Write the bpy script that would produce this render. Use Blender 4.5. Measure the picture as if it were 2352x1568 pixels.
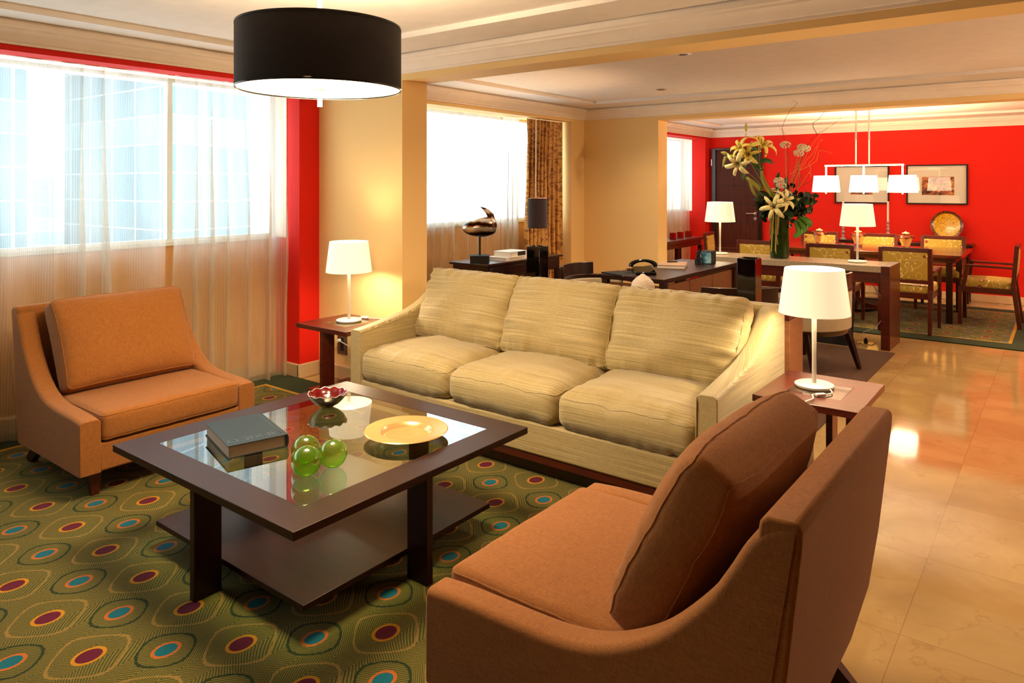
import bpy, bmesh, math, random
from mathutils import Vector, Matrix, noise, Euler
PI = math.pi
random.seed(7)
for o in list(bpy.data.objects): bpy.data.objects.remove(o)
SC = bpy.context.scene
COL = SC.collection
# ---------------------------------------------------------------- camera, world, light, exposure
YAW = math.radians(37.6)
cd = bpy.data.cameras.new('camera'); cam = bpy.data.objects.new('camera', cd); COL.objects.link(cam)
cam.location = (0, 0, 1.5); cam.rotation_euler = (PI/2, 0, YAW)
cd.sensor_width = 36; cd.lens = 1652/2352*36; cd.shift_y = -(784-424)/2352; cd.clip_end = 500; cd.clip_start = .05
SC.camera = cam
SC.view_settings.view_transform = 'Standard'; SC.view_settings.look = 'None'
SC.view_settings.gamma = 1; SC.view_settings.use_curve_mapping = False
SC.view_settings.exposure = 0.60
SC.cycles.use_denoising = True
SC.cycles.max_bounces = 8; SC.cycles.diffuse_bounces = 4; SC.cycles.glossy_bounces = 4
SC.cycles.transmission_bounces = 8; SC.cycles.transparent_max_bounces = 20; SC.cycles.use_adaptive_sampling = True; SC.cycles.adaptive_threshold = .02
SC.cycles.sample_clamp_indirect = 6; SC.cycles.caustics_reflective = False; SC.cycles.caustics_refractive = False
W = bpy.data.worlds.new('sky'); SC.world = W; W.use_nodes = True
bg = W.node_tree.nodes['Background']
SKY = 3.9
bg.inputs['Color'].default_value = (.84, .95, 1, 1); bg.inputs['Strength'].default_value = SKY
WARM = (1, .62, .30); WARM2 = (1, .71, .41)
def light(name, kind, loc, energy, color=WARM, size=.1, parent=None, rot=None, sx=None, sy=None, spot=None, blend=.6):
    l = bpy.data.lights.new(name, kind); l.energy = energy; l.color = color
    if kind in ('POINT', 'SPOT'): l.shadow_soft_size = size
    if kind == 'SPOT': l.spot_size = spot; l.spot_blend = blend
    if kind == 'AREA':
        l.shape = 'RECTANGLE'; l.size = sx; l.size_y = sy
    o = bpy.data.objects.new(name, l); COL.objects.link(o); o.location = loc
    if rot: o.rotation_euler = rot
    if parent: o.parent = parent
    return o
XW = -4.71; XW3 = -4.48
# daylight portals just outside the three windows (they only guide the sky light)
for (yc, w, xx) in ((.6, 6.0, -5.28), (5.6, 3.5, -5.28), (9.4, 3.0, -5.05)):
    p = light('window_daylight', 'AREA', (xx, yc, 1.68), 1, (1, 1, 1), rot=(0, -PI/2, 0), sx=1.3, sy=w)
    p.data.cycles.is_portal = True
# ---------------------------------------------------------------- helpers
def lin(h):
    if isinstance(h, str):
        c = [int(h[i:i+2], 16)/255 for i in (0, 2, 4)]
        return tuple(x/12.92 if x <= .04045 else ((x+.055)/1.055)**2.4 for x in c)
    return h
class MB:
    def __init__(s): s.bm = bmesh.new()
    def box(s, x0, x1, y0, y1, z0, z1):
        v = [s.bm.verts.new(p) for p in ((x0,y0,z0),(x1,y0,z0),(x1,y1,z0),(x0,y1,z0),(x0,y0,z1),(x1,y0,z1),(x1,y1,z1),(x0,y1,z1))]
        for f in ((3,2,1,0),(4,5,6,7),(0,1,5,4),(1,2,6,5),(2,3,7,6),(3,0,4,7)): s.bm.faces.new([v[i] for i in f])
        return s
    def bar(s, p0, p1, w, d, up=(0,0,1)):
        p0 = Vector(p0); p1 = Vector(p1); t = (p1-p0).normalized(); u = Vector(up)
        if abs(t.dot(u)) > .95: u = Vector((1,0,0))
        a = t.cross(u).normalized(); b = a.cross(t).normalized()
        vs = []
        for p, k in ((p0, 0), (p1, 1)):
            ww = w[k] if isinstance(w, tuple) else w; dd = d[k] if isinstance(d, tuple) else d
            vs += [s.bm.verts.new(p+a*sx*ww/2+b*sy*dd/2) for sx, sy in ((-1,-1),(1,-1),(1,1),(-1,1))]
        for f in ((3,2,1,0),(4,5,6,7),(0,1,5,4),(1,2,6,5),(2,3,7,6),(3,0,4,7)): s.bm.faces.new([vs[i] for i in f])
        return s
    def rings(s, rs, close=True, cap=True, loop=False):
        R = [[s.bm.verts.new(p) for p in r] for r in rs]; n = len(R[0])
        for a, b in zip(R, R[1:]+([R[0]] if loop else [])):
            for i in range(n if close else n-1):
                j = (i+1) % n
                s.bm.faces.new((a[i], a[j], b[j], b[i]))
        if cap and close and not loop:
            s.bm.faces.new(list(reversed(R[0]))); s.bm.faces.new(R[-1])
        return s
    def lathe(s, prof, c=(0,0,0), n=32, cap=True, sx=1, sy=1):
        rs = [[(c[0]+r*sx*math.cos(2*PI*i/n), c[1]+r*sy*math.sin(2*PI*i/n), c[2]+z) for i in range(n)] for r, z in prof]
        return s.rings(rs, cap=cap)
    def cyl(s, x, y, z0, z1, r, n=24): return s.lathe([(r, z0), (r, z1)], (x, y, 0), n)
    def tube(s, pts, r, n=8, cap=True, loop=False):
        pts = [Vector(p) for p in pts]; rs = []; prev = None
        N = len(pts)
        for i, p in enumerate(pts):
            if loop: t = (pts[(i+1) % N]-pts[i-1]).normalized()
            else: t = (pts[min(i+1, N-1)]-pts[max(i-1, 0)]).normalized()
            if prev is None:
                u = Vector((0,0,1)) if abs(t.z) < .9 else Vector((1,0,0))
                a = t.cross(u).normalized()
            else:
                a = (prev - t*prev.dot(t)).normalized()
            prev = a; b = t.cross(a)
            rr = r[i] if isinstance(r, (list, tuple)) else r
            rs.append([p+(a*math.cos(2*PI*k/n)+b*math.sin(2*PI*k/n))*rr for k in range(n)])
        return s.rings(rs, cap=cap, loop=loop)
    def prism(s, poly, y0, y1, axis='y'):
        # poly in (a,b); extruded on the third axis
        def P(a, b, c): return {'y': (a, c, b), 'x': (c, a, b), 'z': (a, b, c)}[axis]
        A = [s.bm.verts.new(P(a, b, y0)) for a, b in poly]; B = [s.bm.verts.new(P(a, b, y1)) for a, b in poly]
        n = len(poly)
        s.bm.faces.new(A); s.bm.faces.new(list(reversed(B)))
        for i in range(n): s.bm.faces.new((A[i], B[i], B[(i+1) % n], A[(i+1) % n]))
        return s
    def grid(s, f, nu, nv, thick=None):
        V = [[s.bm.verts.new(f(i/nu, j/nv)) for j in range(nv+1)] for i in range(nu+1)]
        for i in range(nu):
            for j in range(nv): s.bm.faces.new((V[i][j], V[i+1][j], V[i+1][j+1], V[i][j+1]))
        return s
    def sphere(s, c, r, n=16, sc=(1,1,1)):
        rs = []
        m = n//2
        for j in range(m+1):
            a = -PI/2+PI*j/m; rr = max(math.cos(a), 1e-3)*r
            rs.append([(c[0]+rr*math.cos(2*PI*i/n)*sc[0], c[1]+rr*math.sin(2*PI*i/n)*sc[1], c[2]+r*math.sin(a)*sc[2]) for i in range(n)])
        return s.rings(rs)
    def build(s, name, mat, parent=None, loc=(0,0,0), rot=None, smooth=True, bev=0, seg=2, ang=35, sub=0, solid=0, recalc=True):
        me = bpy.data.meshes.new(name)
        if recalc: bmesh.ops.recalc_face_normals(s.bm, faces=s.bm.faces)
        s.bm.to_mesh(me); s.bm.free()
        if isinstance(mat, (list, tuple)):
            for m in mat: me.materials.append(m)
        else: me.materials.append(mat)
        if smooth: me.shade_smooth(); me.set_sharp_from_angle(angle=math.radians(ang))
        o = bpy.data.objects.new(name, me); COL.objects.link(o); o.location = loc
        if rot: o.rotation_euler = rot
        if parent: o.parent = parent
        if solid:
            m = o.modifiers.new('s', 'SOLIDIFY'); m.thickness = solid; m.offset = 0
        if bev:
            m = o.modifiers.new('b', 'BEVEL'); m.width = bev; m.segments = seg; m.limit_method = 'ANGLE'; m.angle_limit = math.radians(40)
            m.harden_normals = False
        if sub:
            m = o.modifiers.new('u', 'SUBSURF'); m.levels = sub; m.render_levels = sub
        return o
def thing(name, label, cat, loc=(0,0,0), rz=0, group=None):
    o = bpy.data.objects.new(name, None); COL.objects.link(o); o.location = loc; o.rotation_euler = (0, 0, rz)
    o.empty_display_size = .1
    return tag(o, label, cat, group)
def tag(o, label, cat, group=None, kind=None):
    o['label'] = label; o['category'] = cat
    if group: o['group'] = group
    if kind: o['kind'] = kind
    return o
def struct(name, mb, m, **k):
    o = mb.build(name, m, **k); o['kind'] = 'structure'; return o
def dup(root, loc, rz, label, group=None):
    def cp(o, par):
        c = o.copy(); COL.objects.link(c); c.parent = par
        for ch in kids.get(o, []): cp(ch, c)
        return c
    kids = {}
    for o in COL.objects:
        if o.parent: kids.setdefault(o.parent, []).append(o)
    r = cp(root, None); r.location = loc; r.rotation_euler = (0, 0, rz); r['label'] = label
    if group: r['group'] = group
    return r
# ---- material helpers
MATS = {}
class NT:
    def __init__(s, name):
        s.m = bpy.data.materials.new(name); s.m.use_nodes = True; s.t = s.m.node_tree; s.n = s.t.nodes; s.l = s.t.links
        s.b = s.n['Principled BSDF']; s.out = s.n['Material Output']
    def node(s, typ, **k):
        n = s.n.new(typ)
        for a, v in k.items():
            if a.startswith('i_'):
                key = a[2:]; key = int(key) if key.isdigit() else key.replace('_', ' ')
                s.set(n.inputs[key], v)
            else: setattr(n, a, v)
        return n
    def set(s, inp, v):
        if isinstance(v, bpy.types.NodeSocket): s.l.new(v, inp)
        elif isinstance(v, (tuple, list)) and inp.type == 'RGBA' and len(v) == 3: inp.default_value = (*v, 1)
        else: inp.default_value = v
    def M(s, op, a, b=0.0, c=None):
        n = s.n.new('ShaderNodeMath'); n.operation = op; s.set(n.inputs[0], a); s.set(n.inputs[1], b)
        if c is not None: s.set(n.inputs[2], c)
        return n.outputs[0]
    def mix(s, f, a, b):
        n = s.n.new('ShaderNodeMix'); n.data_type = 'RGBA'
        s.set(n.inputs[0], f); s.set(n.inputs[6], lin(a) if isinstance(a, str) else a); s.set(n.inputs[7], lin(b) if isinstance(b, str) else b)
        return n.outputs[2]
    def co(s, scale=(1,1,1), which='Object', rot=(0,0,0)):
        tc = s.n.new('ShaderNodeTexCoord'); mp = s.n.new('ShaderNodeMapping'); s.l.new(tc.outputs[which], mp.inputs[0])
        mp.inputs['Scale'].default_value = scale; mp.inputs['Rotation'].default_value = rot; return mp.outputs[0]
    def wpos(s):
        g = s.n.new('ShaderNodeNewGeometry'); return g.outputs['Position']
    def xyz(s, v):
        n = s.n.new('ShaderNodeSeparateXYZ'); s.l.new(v, n.inputs[0]); return n.outputs
    def noise(s, v, scale=5, detail=3, rough=.5, dist=0):
        n = s.n.new('ShaderNodeTexNoise'); s.l.new(v, n.inputs['Vector']); n.inputs['Scale'].default_value = scale
        n.inputs['Detail'].default_value = detail; n.inputs['Roughness'].default_value = rough; n.inputs['Distortion'].default_value = dist
        return n.outputs['Fac']
    def ramp(s, f, stops, interp='LINEAR'):
        n = s.n.new('ShaderNodeValToRGB'); s.l.new(f, n.inputs[0]); e = n.color_ramp.elements; n.color_ramp.interpolation = interp
        while len(e) < len(stops): e.new(.5)
        for x, (p, c) in zip(e, stops): x.position = p; c = lin(c); x.color = (*c, 1)
        return n.outputs[0]
    def bump(s, h, strength=.3, dist=.002):
        n = s.n.new('ShaderNodeBump'); s.l.new(h, n.inputs['Height']); n.inputs['Strength'].default_value = strength; n.inputs['Distance'].default_value = dist
        s.l.new(n.outputs[0], s.b.inputs['Normal']); return n.outputs[0]
    def P(s, color=None, rough=None, metal=None, spec=None, coat=None, emis=None, es=None, sheen=None, trans=None, ior=None, alpha=None):
        b = s.b.inputs
        for k, v in (('Base Color', color), ('Roughness', rough), ('Metallic', metal), ('Specular IOR Level', spec), ('Coat Weight', coat), ('Emission Color', emis), ('Emission Strength', es), ('Sheen Weight', sheen), ('Transmission Weight', trans), ('IOR', ior), ('Alpha', alpha)):
            if v is not None: s.set(b[k], lin(v) if isinstance(v, str) else v)
        return s.m
def plain(name, c, rough=.5, **k):
    n = NT(name)
    f = n.noise(n.co((1,1,1)), 9, 2)
    c0 = lin(c); col = n.mix(f, tuple(x*.93 for x in c0), tuple(min(1, x*1.06) for x in c0))
    return n.P(color=col, rough=rough, **k)
def wood(name, c1, c2, rough=.32, scale=(1.2,14,14), coat=.25, spec=.5):
    n = NT(name); v = n.co(scale)
    f = n.noise(v, 3, 5, .6, .6)
    n.P(color=n.ramp(f, [(.3, c1), (.7, c2)]), rough=rough, coat=coat, spec=spec)
    n.b.inputs['Specular Tint'].default_value = (1, .82, .7, 1)
    n.b.inputs['Coat Roughness'].default_value = .2
    n.bump(f, .05, .001); return n.m
def fabric(name, c1, c2, fine=420, streak=None, rough=.9, sheen=.25, bump=.35):
    n = NT(name); v = n.co()
    s_ = n.xyz(v)
    a = n.noise(n.co((1,1,.12)), fine, 2, .6); b = n.noise(n.co((.12,1,1)), fine*.9, 2, .6); d = n.noise(n.co((1,.12,1)), fine*.95, 2, .6)
    w = n.M('MULTIPLY', n.M('ADD', n.M('ADD', a, b), d), .3333)
    f = n.M('MULTIPLY_ADD', n.M('SUBTRACT', w, .5), 2.6, .5)
    if streak:
        along = 0 if streak[0][0] < 1 else 1
        oth = [k for k in range(3) if k != along]
        sc_ = n.M('ADD', s_[oth[0]], s_[oth[1]]) if len(streak) < 3 else s_[1]
        def line_noise(fr, al):
            cx = n.node('ShaderNodeCombineXYZ', i_0=n.M('MULTIPLY', sc_, fr), i_1=n.M('MULTIPLY', s_[along], al)); return n.noise(cx.outputs[0], 1.0, 1.0, .5)
        st = line_noise(330, 1.6); st2 = line_noise(760, 3.0)
        f = n.M('MULTIPLY_ADD', n.M('SUBTRACT', w, .5), .8, .5)
        f = n.M('ADD', f, n.M('ADD', n.M('MULTIPLY', n.M('SUBTRACT', st, .5), .95), n.M('MULTIPLY', n.M('SUBTRACT', st2, .5), .8)))
    n.P(color=n.ramp(f, [(.15, c1), (.85, c2)]), rough=rough, sheen=sheen, spec=.25)
    n.b.inputs['Sheen Roughness'].default_value = .5
    n.bump(w, bump, .0015); return n.m
def wallpaper(name, c, var=.10):
    n = NT(name); f = n.noise(n.co((.6,.6,40)), 9, 3, .6); g = n.noise(n.co((30,30,1.5)), 8, 2)
    k = n.M('MULTIPLY_ADD', g, .4, n.M('MULTIPLY', f, .6)); c0 = lin(c)
    n.P(color=n.mix(k, tuple(x*(1-var) for x in c0), tuple(min(1, x*(1+var)) for x in c0)), rough=.75, spec=.25)
    n.bump(k, .12, .001); return n.m
M_CREAM = wallpaper('cream_wallpaper', 'eec886', .04)
M_RED = wallpaper('red_wallpaper', 'd61c08', .06)
M_TAN = wallpaper('tan_wall', 'd8a468', .05)
M_WHITE = plain('ceiling_plaster', 'eadfd2', .8, spec=.2)
M_CROWN = plain('crown_paint', 'eedcc6', .55, spec=.35)
M_WOOD = wood('espresso_wood', '1c0806', '2e100a', .36, coat=0, spec=.35)
M_WOODR = wood('mahogany_wood', '3a120a', '5c1f12', .3)
M_WOODB = wood('black_brown_wood', '1a0a08', '2b110c', .28)
M_WOODL = wood('walnut_panel', '7c4c2a', '94603a', .45)
M_ORANGE = fabric('rust_linen', '86501f', 'a56a30', 380, sheen=.12)
M_SOFA = fabric('striped_silk', '84723f', 'cdb782', 300, ((.35, 70, 70), 2.6), rough=.55, sheen=.3, bump=.25)
M_SOFAB = fabric('striped_silk_back', '84723f', 'cdb782', 300, ((.35, 70, 70), 2.6, 1), rough=.55, sheen=.3, bump=.25)
M_SOFAY = fabric('striped_silk_arm', '84723f', 'cdb782', 300, ((70, .35, 70), 2.6), rough=.55, sheen=.3, bump=.25)
M_BLACK = plain('black_gloss', '060505', .08, spec=.6)
M_BLACKM = plain('black_matt', '0a0706', .8)
M_CHROME = plain('satin_steel', 'c8c2b8', .28, metal=1)
M_SATIN = plain('satin_nickel', 'dcd4c8', .35, metal=.35)
M_BRASS = plain('brass', 'caa25a', .25, metal=1)
M_CREAMF = fabric('cream_upholstery', 'a89678', 'c8b898', 300)
M_CORD = plain('white_cord', 'e8e2d4', .5)
M_PAPER = plain('paper_pages', 'cdb698', .8)
def marble(name, tiles, c1='b08c58', c2='c8a870'):
    n = NT(name); v = n.wpos()
    mp = n.node('ShaderNodeMapping'); n.l.new(v, mp.inputs[0]); mp.inputs['Scale'].default_value = (1, 1, 1)
    q = n.xyz(v)
    if tiles:
        tx = n.M('DIVIDE', n.M('ADD', q[0], .44+61.5), .615); ty = n.M('DIVIDE', n.M('SUBTRACT', q[1], 3.306-61.5), .615)
        cell = n.node('ShaderNodeCombineXYZ', i_0=n.M('FLOOR', tx), i_1=n.M('FLOOR', ty))
        wn = n.node('ShaderNodeTexWhiteNoise', noise_dimensions='3D', i_0=cell.outputs[0])
        off = n.node('ShaderNodeVectorMath', operation='MULTIPLY_ADD', i_0=wn.outputs['Color'], i_1=(7., 7., 7.)); n.l.new(v, off.inputs[2])
        vv = off.outputs[0]
    else: vv = v
    big = n.noise(vv, 2.2, 4, .6, .8)
    col = n.ramp(big, [(.3, c1), (.7, c2)])
    vo = n.node('ShaderNodeTexVoronoi', feature='DISTANCE_TO_EDGE'); 
    nn = n.node('ShaderNodeTexNoise', i_Scale=5.0, i_Detail=5.0); n.l.new(vv, nn.inputs['Vector'])
    dv = n.node('ShaderNodeVectorMath', operation='MULTIPLY_ADD', i_0=nn.outputs['Color'], i_1=(.42, .42, .42)); n.l.new(vv, dv.inputs[2])
    n.l.new(dv.outputs[0], vo.inputs['Vector']); vo.inputs['Scale'].default_value = 2.6
    gate = n.M('GREATER_THAN', n.noise(vv, 3.1, 2), .5)
    vein = n.M('MULTIPLY', n.M('LESS_THAN', vo.outputs['Distance'], .012), n.M('MULTIPLY', gate, .2))
    col = n.mix(vein, col, '8f5f38')
    if tiles:
        fx = n.M('ABSOLUTE', n.M('SUBTRACT', n.M('FRACT', tx), .5)); fy = n.M('ABSOLUTE', n.M('SUBTRACT', n.M('FRACT', ty), .5))
        g = n.M('GREATER_THAN', n.M('MAXIMUM', fx, fy), .4975)
        col = n.mix(n.M('MULTIPLY', g, .55), col, '8a6238')
    return n.P(color=col, rough=.07, spec=.6)
M_MARBLE = marble('marble_tiles', True)
M_MARBLEB = marble('marble_base', False, 'd0aa7c', 'e2c69c')
def carpet(name, cx, cy, hx, hy, band, p=.3272, ox=-3.427, oy=1.312):
    # hx, hy half size of the patterned field inside the yellow line
    n = NT(name); q = n.xyz(n.wpos())
    X = n.M('DIVIDE', n.M('SUBTRACT', q[0], ox), p); Y = n.M('DIVIDE', n.M('SUBTRACT', q[1], oy), p)
    def ctr(s, o): return n.M('SUBTRACT', n.M('FRACT', n.M('ADD', s, o)), .5)
    def dist(o):
        a = ctr(X, o); b = ctr(Y, o)
        return n.M('SQRT', n.M('ADD', n.M('POWER', n.M('DIVIDE', a, .84), 2.0), n.M('POWER', n.M('DIVIDE', b, 1.05), 2.0)))
    A = dist(500.5); B = dist(500.0)
    f = n.M('ADD', n.M('COSINE', n.M('MULTIPLY', X, 2*PI)), n.M('COSINE', n.M('MULTIPLY', Y, 2*PI)))
    wob = n.M('MULTIPLY', n.M('SUBTRACT', n.noise(n.wpos(), 90, 2), .5), .22)
    f = n.M('ADD', f, wob)
    tri = n.M('ABSOLUTE', ctr(n.M('MULTIPLY', X, 2.0), 0.25))
    ph = n.M('ADD', n.M('MULTIPLY', n.M('ADD', Y, n.M('MULTIPLY', tri, .55)), 27.0), n.M('MULTIPLY', f, 1.3))
    st = n.M('GREATER_THAN', n.M('ADD', n.M('FRACT', ph), n.M('MULTIPLY', wob, .5)), .48)
    col = n.mix(st, '3c4c1c', '84702f')
    ph2 = n.M('MULTIPLY', n.M('ADD', X, n.M('MULTIPLY', Y, -.8)), 29.0)
    st2 = n.M('GREATER_THAN', n.M('FRACT', ph2), .5)
    inner = n.M('LESS_THAN', f, -.85)
    col = n.mix(inner, col, n.mix(st2, '3a481c', '82722f'))
    def band_(v, a, w): return n.M('LESS_THAN', n.M('ABSOLUTE', n.M('SUBTRACT', v, a)), w)
    col = n.mix(band_(f, .33, .085), col, '94793a')
    col = n.mix(band_(f, -.85, .10), col, '243616')
    col = n.mix(n.M('LESS_THAN', A, .150), col, 'c88a10')
    col = n.mix(n.M('LESS_THAN', A, .115), col, '62102e')
    col = n.mix(n.M('LESS_THAN', B, .138), col, 'c06a26')
    col = n.mix(n.M('LESS_THAN', B, .102), col, '0f6c7c')
    dx = n.M('SUBTRACT', n.M('ABSOLUTE', n.M('SUBTRACT', q[0], cx)), hx); dy = n.M('SUBTRACT', n.M('ABSOLUTE', n.M('SUBTRACT', q[1], cy)), hy)
    e = n.M('MAXIMUM', dx, dy)
    col = n.mix(n.M('GREATER_THAN', e, 0.0), col, 'c8951c')
    col = n.mix(n.M('GREATER_THAN', e, band), col, '263610')
    rib = n.noise(n.wpos(), 260, 2); col2 = n.mix(rib, (.0, .0, .0), col)
    col = n.mix(.55, col, col2)
    n.P(color=col, rough=.95, spec=.1, sheen=.1); n.bump(rib, .5, .003); return n.m
def glass_thin(name, tint=(1,1,1), ior=1.5, rough=0.0, boost=1.0):
    n = NT(name); n.n.remove(n.b)
    fr = n.node('ShaderNodeFresnel', i_IOR=ior); g = n.node('ShaderNodeBsdfGlossy', i_Roughness=rough); t = n.node('ShaderNodeBsdfTransparent', i_Color=tint)
    mx = n.node('ShaderNodeMixShader'); bf = n.node('ShaderNodeNewGeometry').outputs['Backfacing']; f = n.M('MULTIPLY', n.M('SUBTRACT', 1.0, bf), n.M('MINIMUM', n.M('MULTIPLY', fr.outputs[0], boost), 1.0))
    n.l.new(f, mx.inputs[0]); n.l.new(t.outputs[0], mx.inputs[1]); n.l.new(g.outputs[0], mx.inputs[2]); n.l.new(mx.outputs[0], n.out.inputs[0]); return n.m
M_PANE = glass_thin('window_glass', (.96, .99, 1), 1.45)
M_TGLASS = glass_thin('table_glass', (.86, .94, .90), 1.6, 0, 2.0)
M_PICGLASS = glass_thin('picture_glass', (1, 1, 1), 1.5, 0, 2.2)
def ball_glass():
    n = NT('green_glass'); n.n.remove(n.b)
    lw = n.node('ShaderNodeLayerWeight', i_Blend=.45)
    c = n.ramp(lw.outputs['Facing'], [(.0, 'ecfcb8'), (.5, 'd2f488'), (.85, '80cc38'), (1, '1c6a10')])
    t = n.node('ShaderNodeBsdfTransparent', i_Color=c); g = n.node('ShaderNodeBsdfGlossy', i_Roughness=.02, i_Color=(.95, 1, .75))
    d = n.node('ShaderNodeBsdfTranslucent', i_Color=lin('86d428'))
    fr = n.node('ShaderNodeFresnel', i_IOR=1.6); mx = n.node('ShaderNodeMixShader'); m2 = n.node('ShaderNodeMixShader')
    m2.inputs[0].default_value = .12; n.l.new(t.outputs[0], m2.inputs[1]); n.l.new(d.outputs[0], m2.inputs[2])
    bf = n.node('ShaderNodeNewGeometry').outputs['Backfacing']; n.l.new(n.M('MULTIPLY', n.M('SUBTRACT', 1.0, bf), n.M('MINIMUM', n.M('MULTIPLY', fr.outputs[0], 1.5), 1.)), mx.inputs[0]); n.l.new(m2.outputs[0], mx.inputs[1]); n.l.new(g.outputs[0], mx.inputs[2]); n.l.new(mx.outputs[0], n.out.inputs[0]); return n.m
M_BALL = ball_glass()
def sheer(name, base=.50):
    n = NT(name); n.n.remove(n.b); v = n.co((1, 1, .001)); q = n.xyz(n.wpos())
    st = n.M('SINE', n.M('MULTIPLY', q[1], 2*PI/.0115)); st = n.M('MULTIPLY_ADD', st, .5, .5)
    nz = n.noise(n.co((.0, 1, .12)), 9, 2)
    a = n.M('SUBTRACT', base+.08, n.M('MULTIPLY', st, .13)); a = n.M('ADD', a, n.M('MULTIPLY', n.M('SUBTRACT', nz, .5), .45))
    tr = n.node('ShaderNodeBsdfTransparent', i_Color=(1, 1, 1)); tl = n.node('ShaderNodeBsdfTranslucent', i_Color=(.68, .71, .69)); df = n.node('ShaderNodeBsdfDiffuse', i_Color=(.88, .70, .46))  # warm room light is tinted into the diffuse colour
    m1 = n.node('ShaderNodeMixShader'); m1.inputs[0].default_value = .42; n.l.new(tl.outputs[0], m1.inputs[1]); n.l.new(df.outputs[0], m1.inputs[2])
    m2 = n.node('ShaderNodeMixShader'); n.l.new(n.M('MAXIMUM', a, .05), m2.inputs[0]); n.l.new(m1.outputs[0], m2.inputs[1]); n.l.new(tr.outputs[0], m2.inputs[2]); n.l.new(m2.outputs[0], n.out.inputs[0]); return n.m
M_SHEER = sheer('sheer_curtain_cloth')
def damask():
    n = NT('gold_damask'); v = n.co((1, 1, 1))
    a = n.noise(n.co((1, 9, 9)), 1.3, 3, .5, 2.2); k = n.M('MULTIPLY', n.M('GREATER_THAN', a, .54), .75)
    n.P(color=n.mix(k, 'd9a04e', '8a5018'), rough=.5, sheen=.3, spec=.4)
    n.bump(k, .3, .001); return n.m
M_DAMASK = damask()
def shade_mat(name, es, color=(1, .78, .46)):
    n = NT(name); f = n.noise(n.co(), 30, 2)
    return n.P(color='f4ead4', rough=.8, emis=color, es=es)
M_SHADE = shade_mat('lit_shade', .52, (1, .83, .52)); M_SHADEHOT = shade_mat('lit_chandelier_shade', 4.5, (1, .84, .56)); M_DIFF = shade_mat('lit_diffuser', 5.0, (1, .80, .50)); M_BULB = shade_mat('lit_bulb', 14, (1, .75, .42))
def floral(name):
    n = NT(name); v = n.co((1, 1, 1))
    a = n.noise(v, 9, 1, .4, .6); vine = n.M('LESS_THAN', n.M('ABSOLUTE', n.M('SUBTRACT', a, .5)), .006)
    vo = n.node('ShaderNodeTexVoronoi', i_Scale=11.0, i_Randomness=1.0); n.l.new(v, vo.inputs['Vector'])
    dot = n.M('LESS_THAN', vo.outputs['Distance'], .18); ring = n.M('LESS_THAN', vo.outputs['Distance'], .27)
    vo2 = n.node('ShaderNodeTexVoronoi', i_Scale=24.0); n.l.new(n.co((1, 1, .45), rot=(.5, .6, .3)), vo2.inputs['Vector']); leaf = n.M('LESS_THAN', vo2.outputs['Distance'], .2)
    col = n.mix(leaf, 'a8882e', 'e0c878'); col = n.mix(vine, col, 'f0dca0'); 
    sel = n.M('GREATER_THAN', n.xyz(vo.outputs['Color'])[0], .62)
    col = n.mix(n.M('MULTIPLY', ring, sel), col, '7a2a16'); col = n.mix(n.M('MULTIPLY', dot, sel), col, 'f0c8a8')
    return n.P(color=col, rough=.6, spec=.3, sheen=.1)
M_FLORAL = floral('gold_floral_fabric')
def granite():
    n = NT('speckled_granite'); a = n.noise(n.wpos(), 190, 3, .8)
    return n.P(color=n.ramp(a, [(.36, '4a3c2e'), (.5, 'b09a7a'), (.64, 'e2d2b2')]), rough=.18, spec=.5)
M_GRANITE = granite()
# ---------------------------------------------------------------- room shell
XR = 2.6; YB = -2.5; YF = 10.96; XO = -5.35
struct('floor', MB().box(XO, XR+.2, YB-.2, YF+.2, -.1, 0), M_MARBLE, smooth=False)
HC = 2.62
def wall(name, boxes, m):
    mb = MB()
    for b in boxes: mb.box(*b)
    return struct(name, mb, m, smooth=False)
wall('wall_left', [(XO, XW, YB, 3.6, 2.255, HC), (XO, XW, 3.414, 3.6, 0, 2.255)], M_RED)
wall('wall_left_study', [(XO, XW, 3.85, 7.578, 2.255, HC), (XO, XW, 3.85, 4.02, 0, 2.255), (XO, XW, 7.28, 7.578, 0, 2.255)], M_CREAM)
wall('wall_left_dining', [(XO+.2, XW3, 7.806, YF, 2.215, HC), (XO+.2, XW3, 7.806, 7.95, 0, 2.215), (XO+.2, XW3, 10.79, YF, 0, 2.215)], M_RED)
wall('wall_left_sill', [(XO, -5.02, YB, 3.414, 0, 1.085), (XO, -5.02, 4.02, 7.28, 0, 1.085), (XO+.2, -4.84, 7.95, 10.79, 0, 1.085)], M_TAN)
wall('wall_back', [(XO, XR+.2, YF, YF+.2, 0, HC)], M_RED)
wall('wall_right', [(XR, XR+.2, YB, YF, 0, HC)], M_WOODR)  # unseen like the front wall; dark finish chosen to cut bounced light
wall('wall_front', [(XO, XR+.2, YB-.2, YB, 0, HC)], M_WOODR)
wall('wall_pier_beam', [(XO, -3.764, 3.6, 3.85, 0, HC), (-3.764, XR, 3.6, 3.85, 2.248, HC)], M_CREAM)
wall('wall_partition_beam', [(XO, -3.713, 7.578, 7.806, 0, HC), (-3.713, XR, 7.578, 7.806, 2.242, HC)], M_CREAM)
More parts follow.
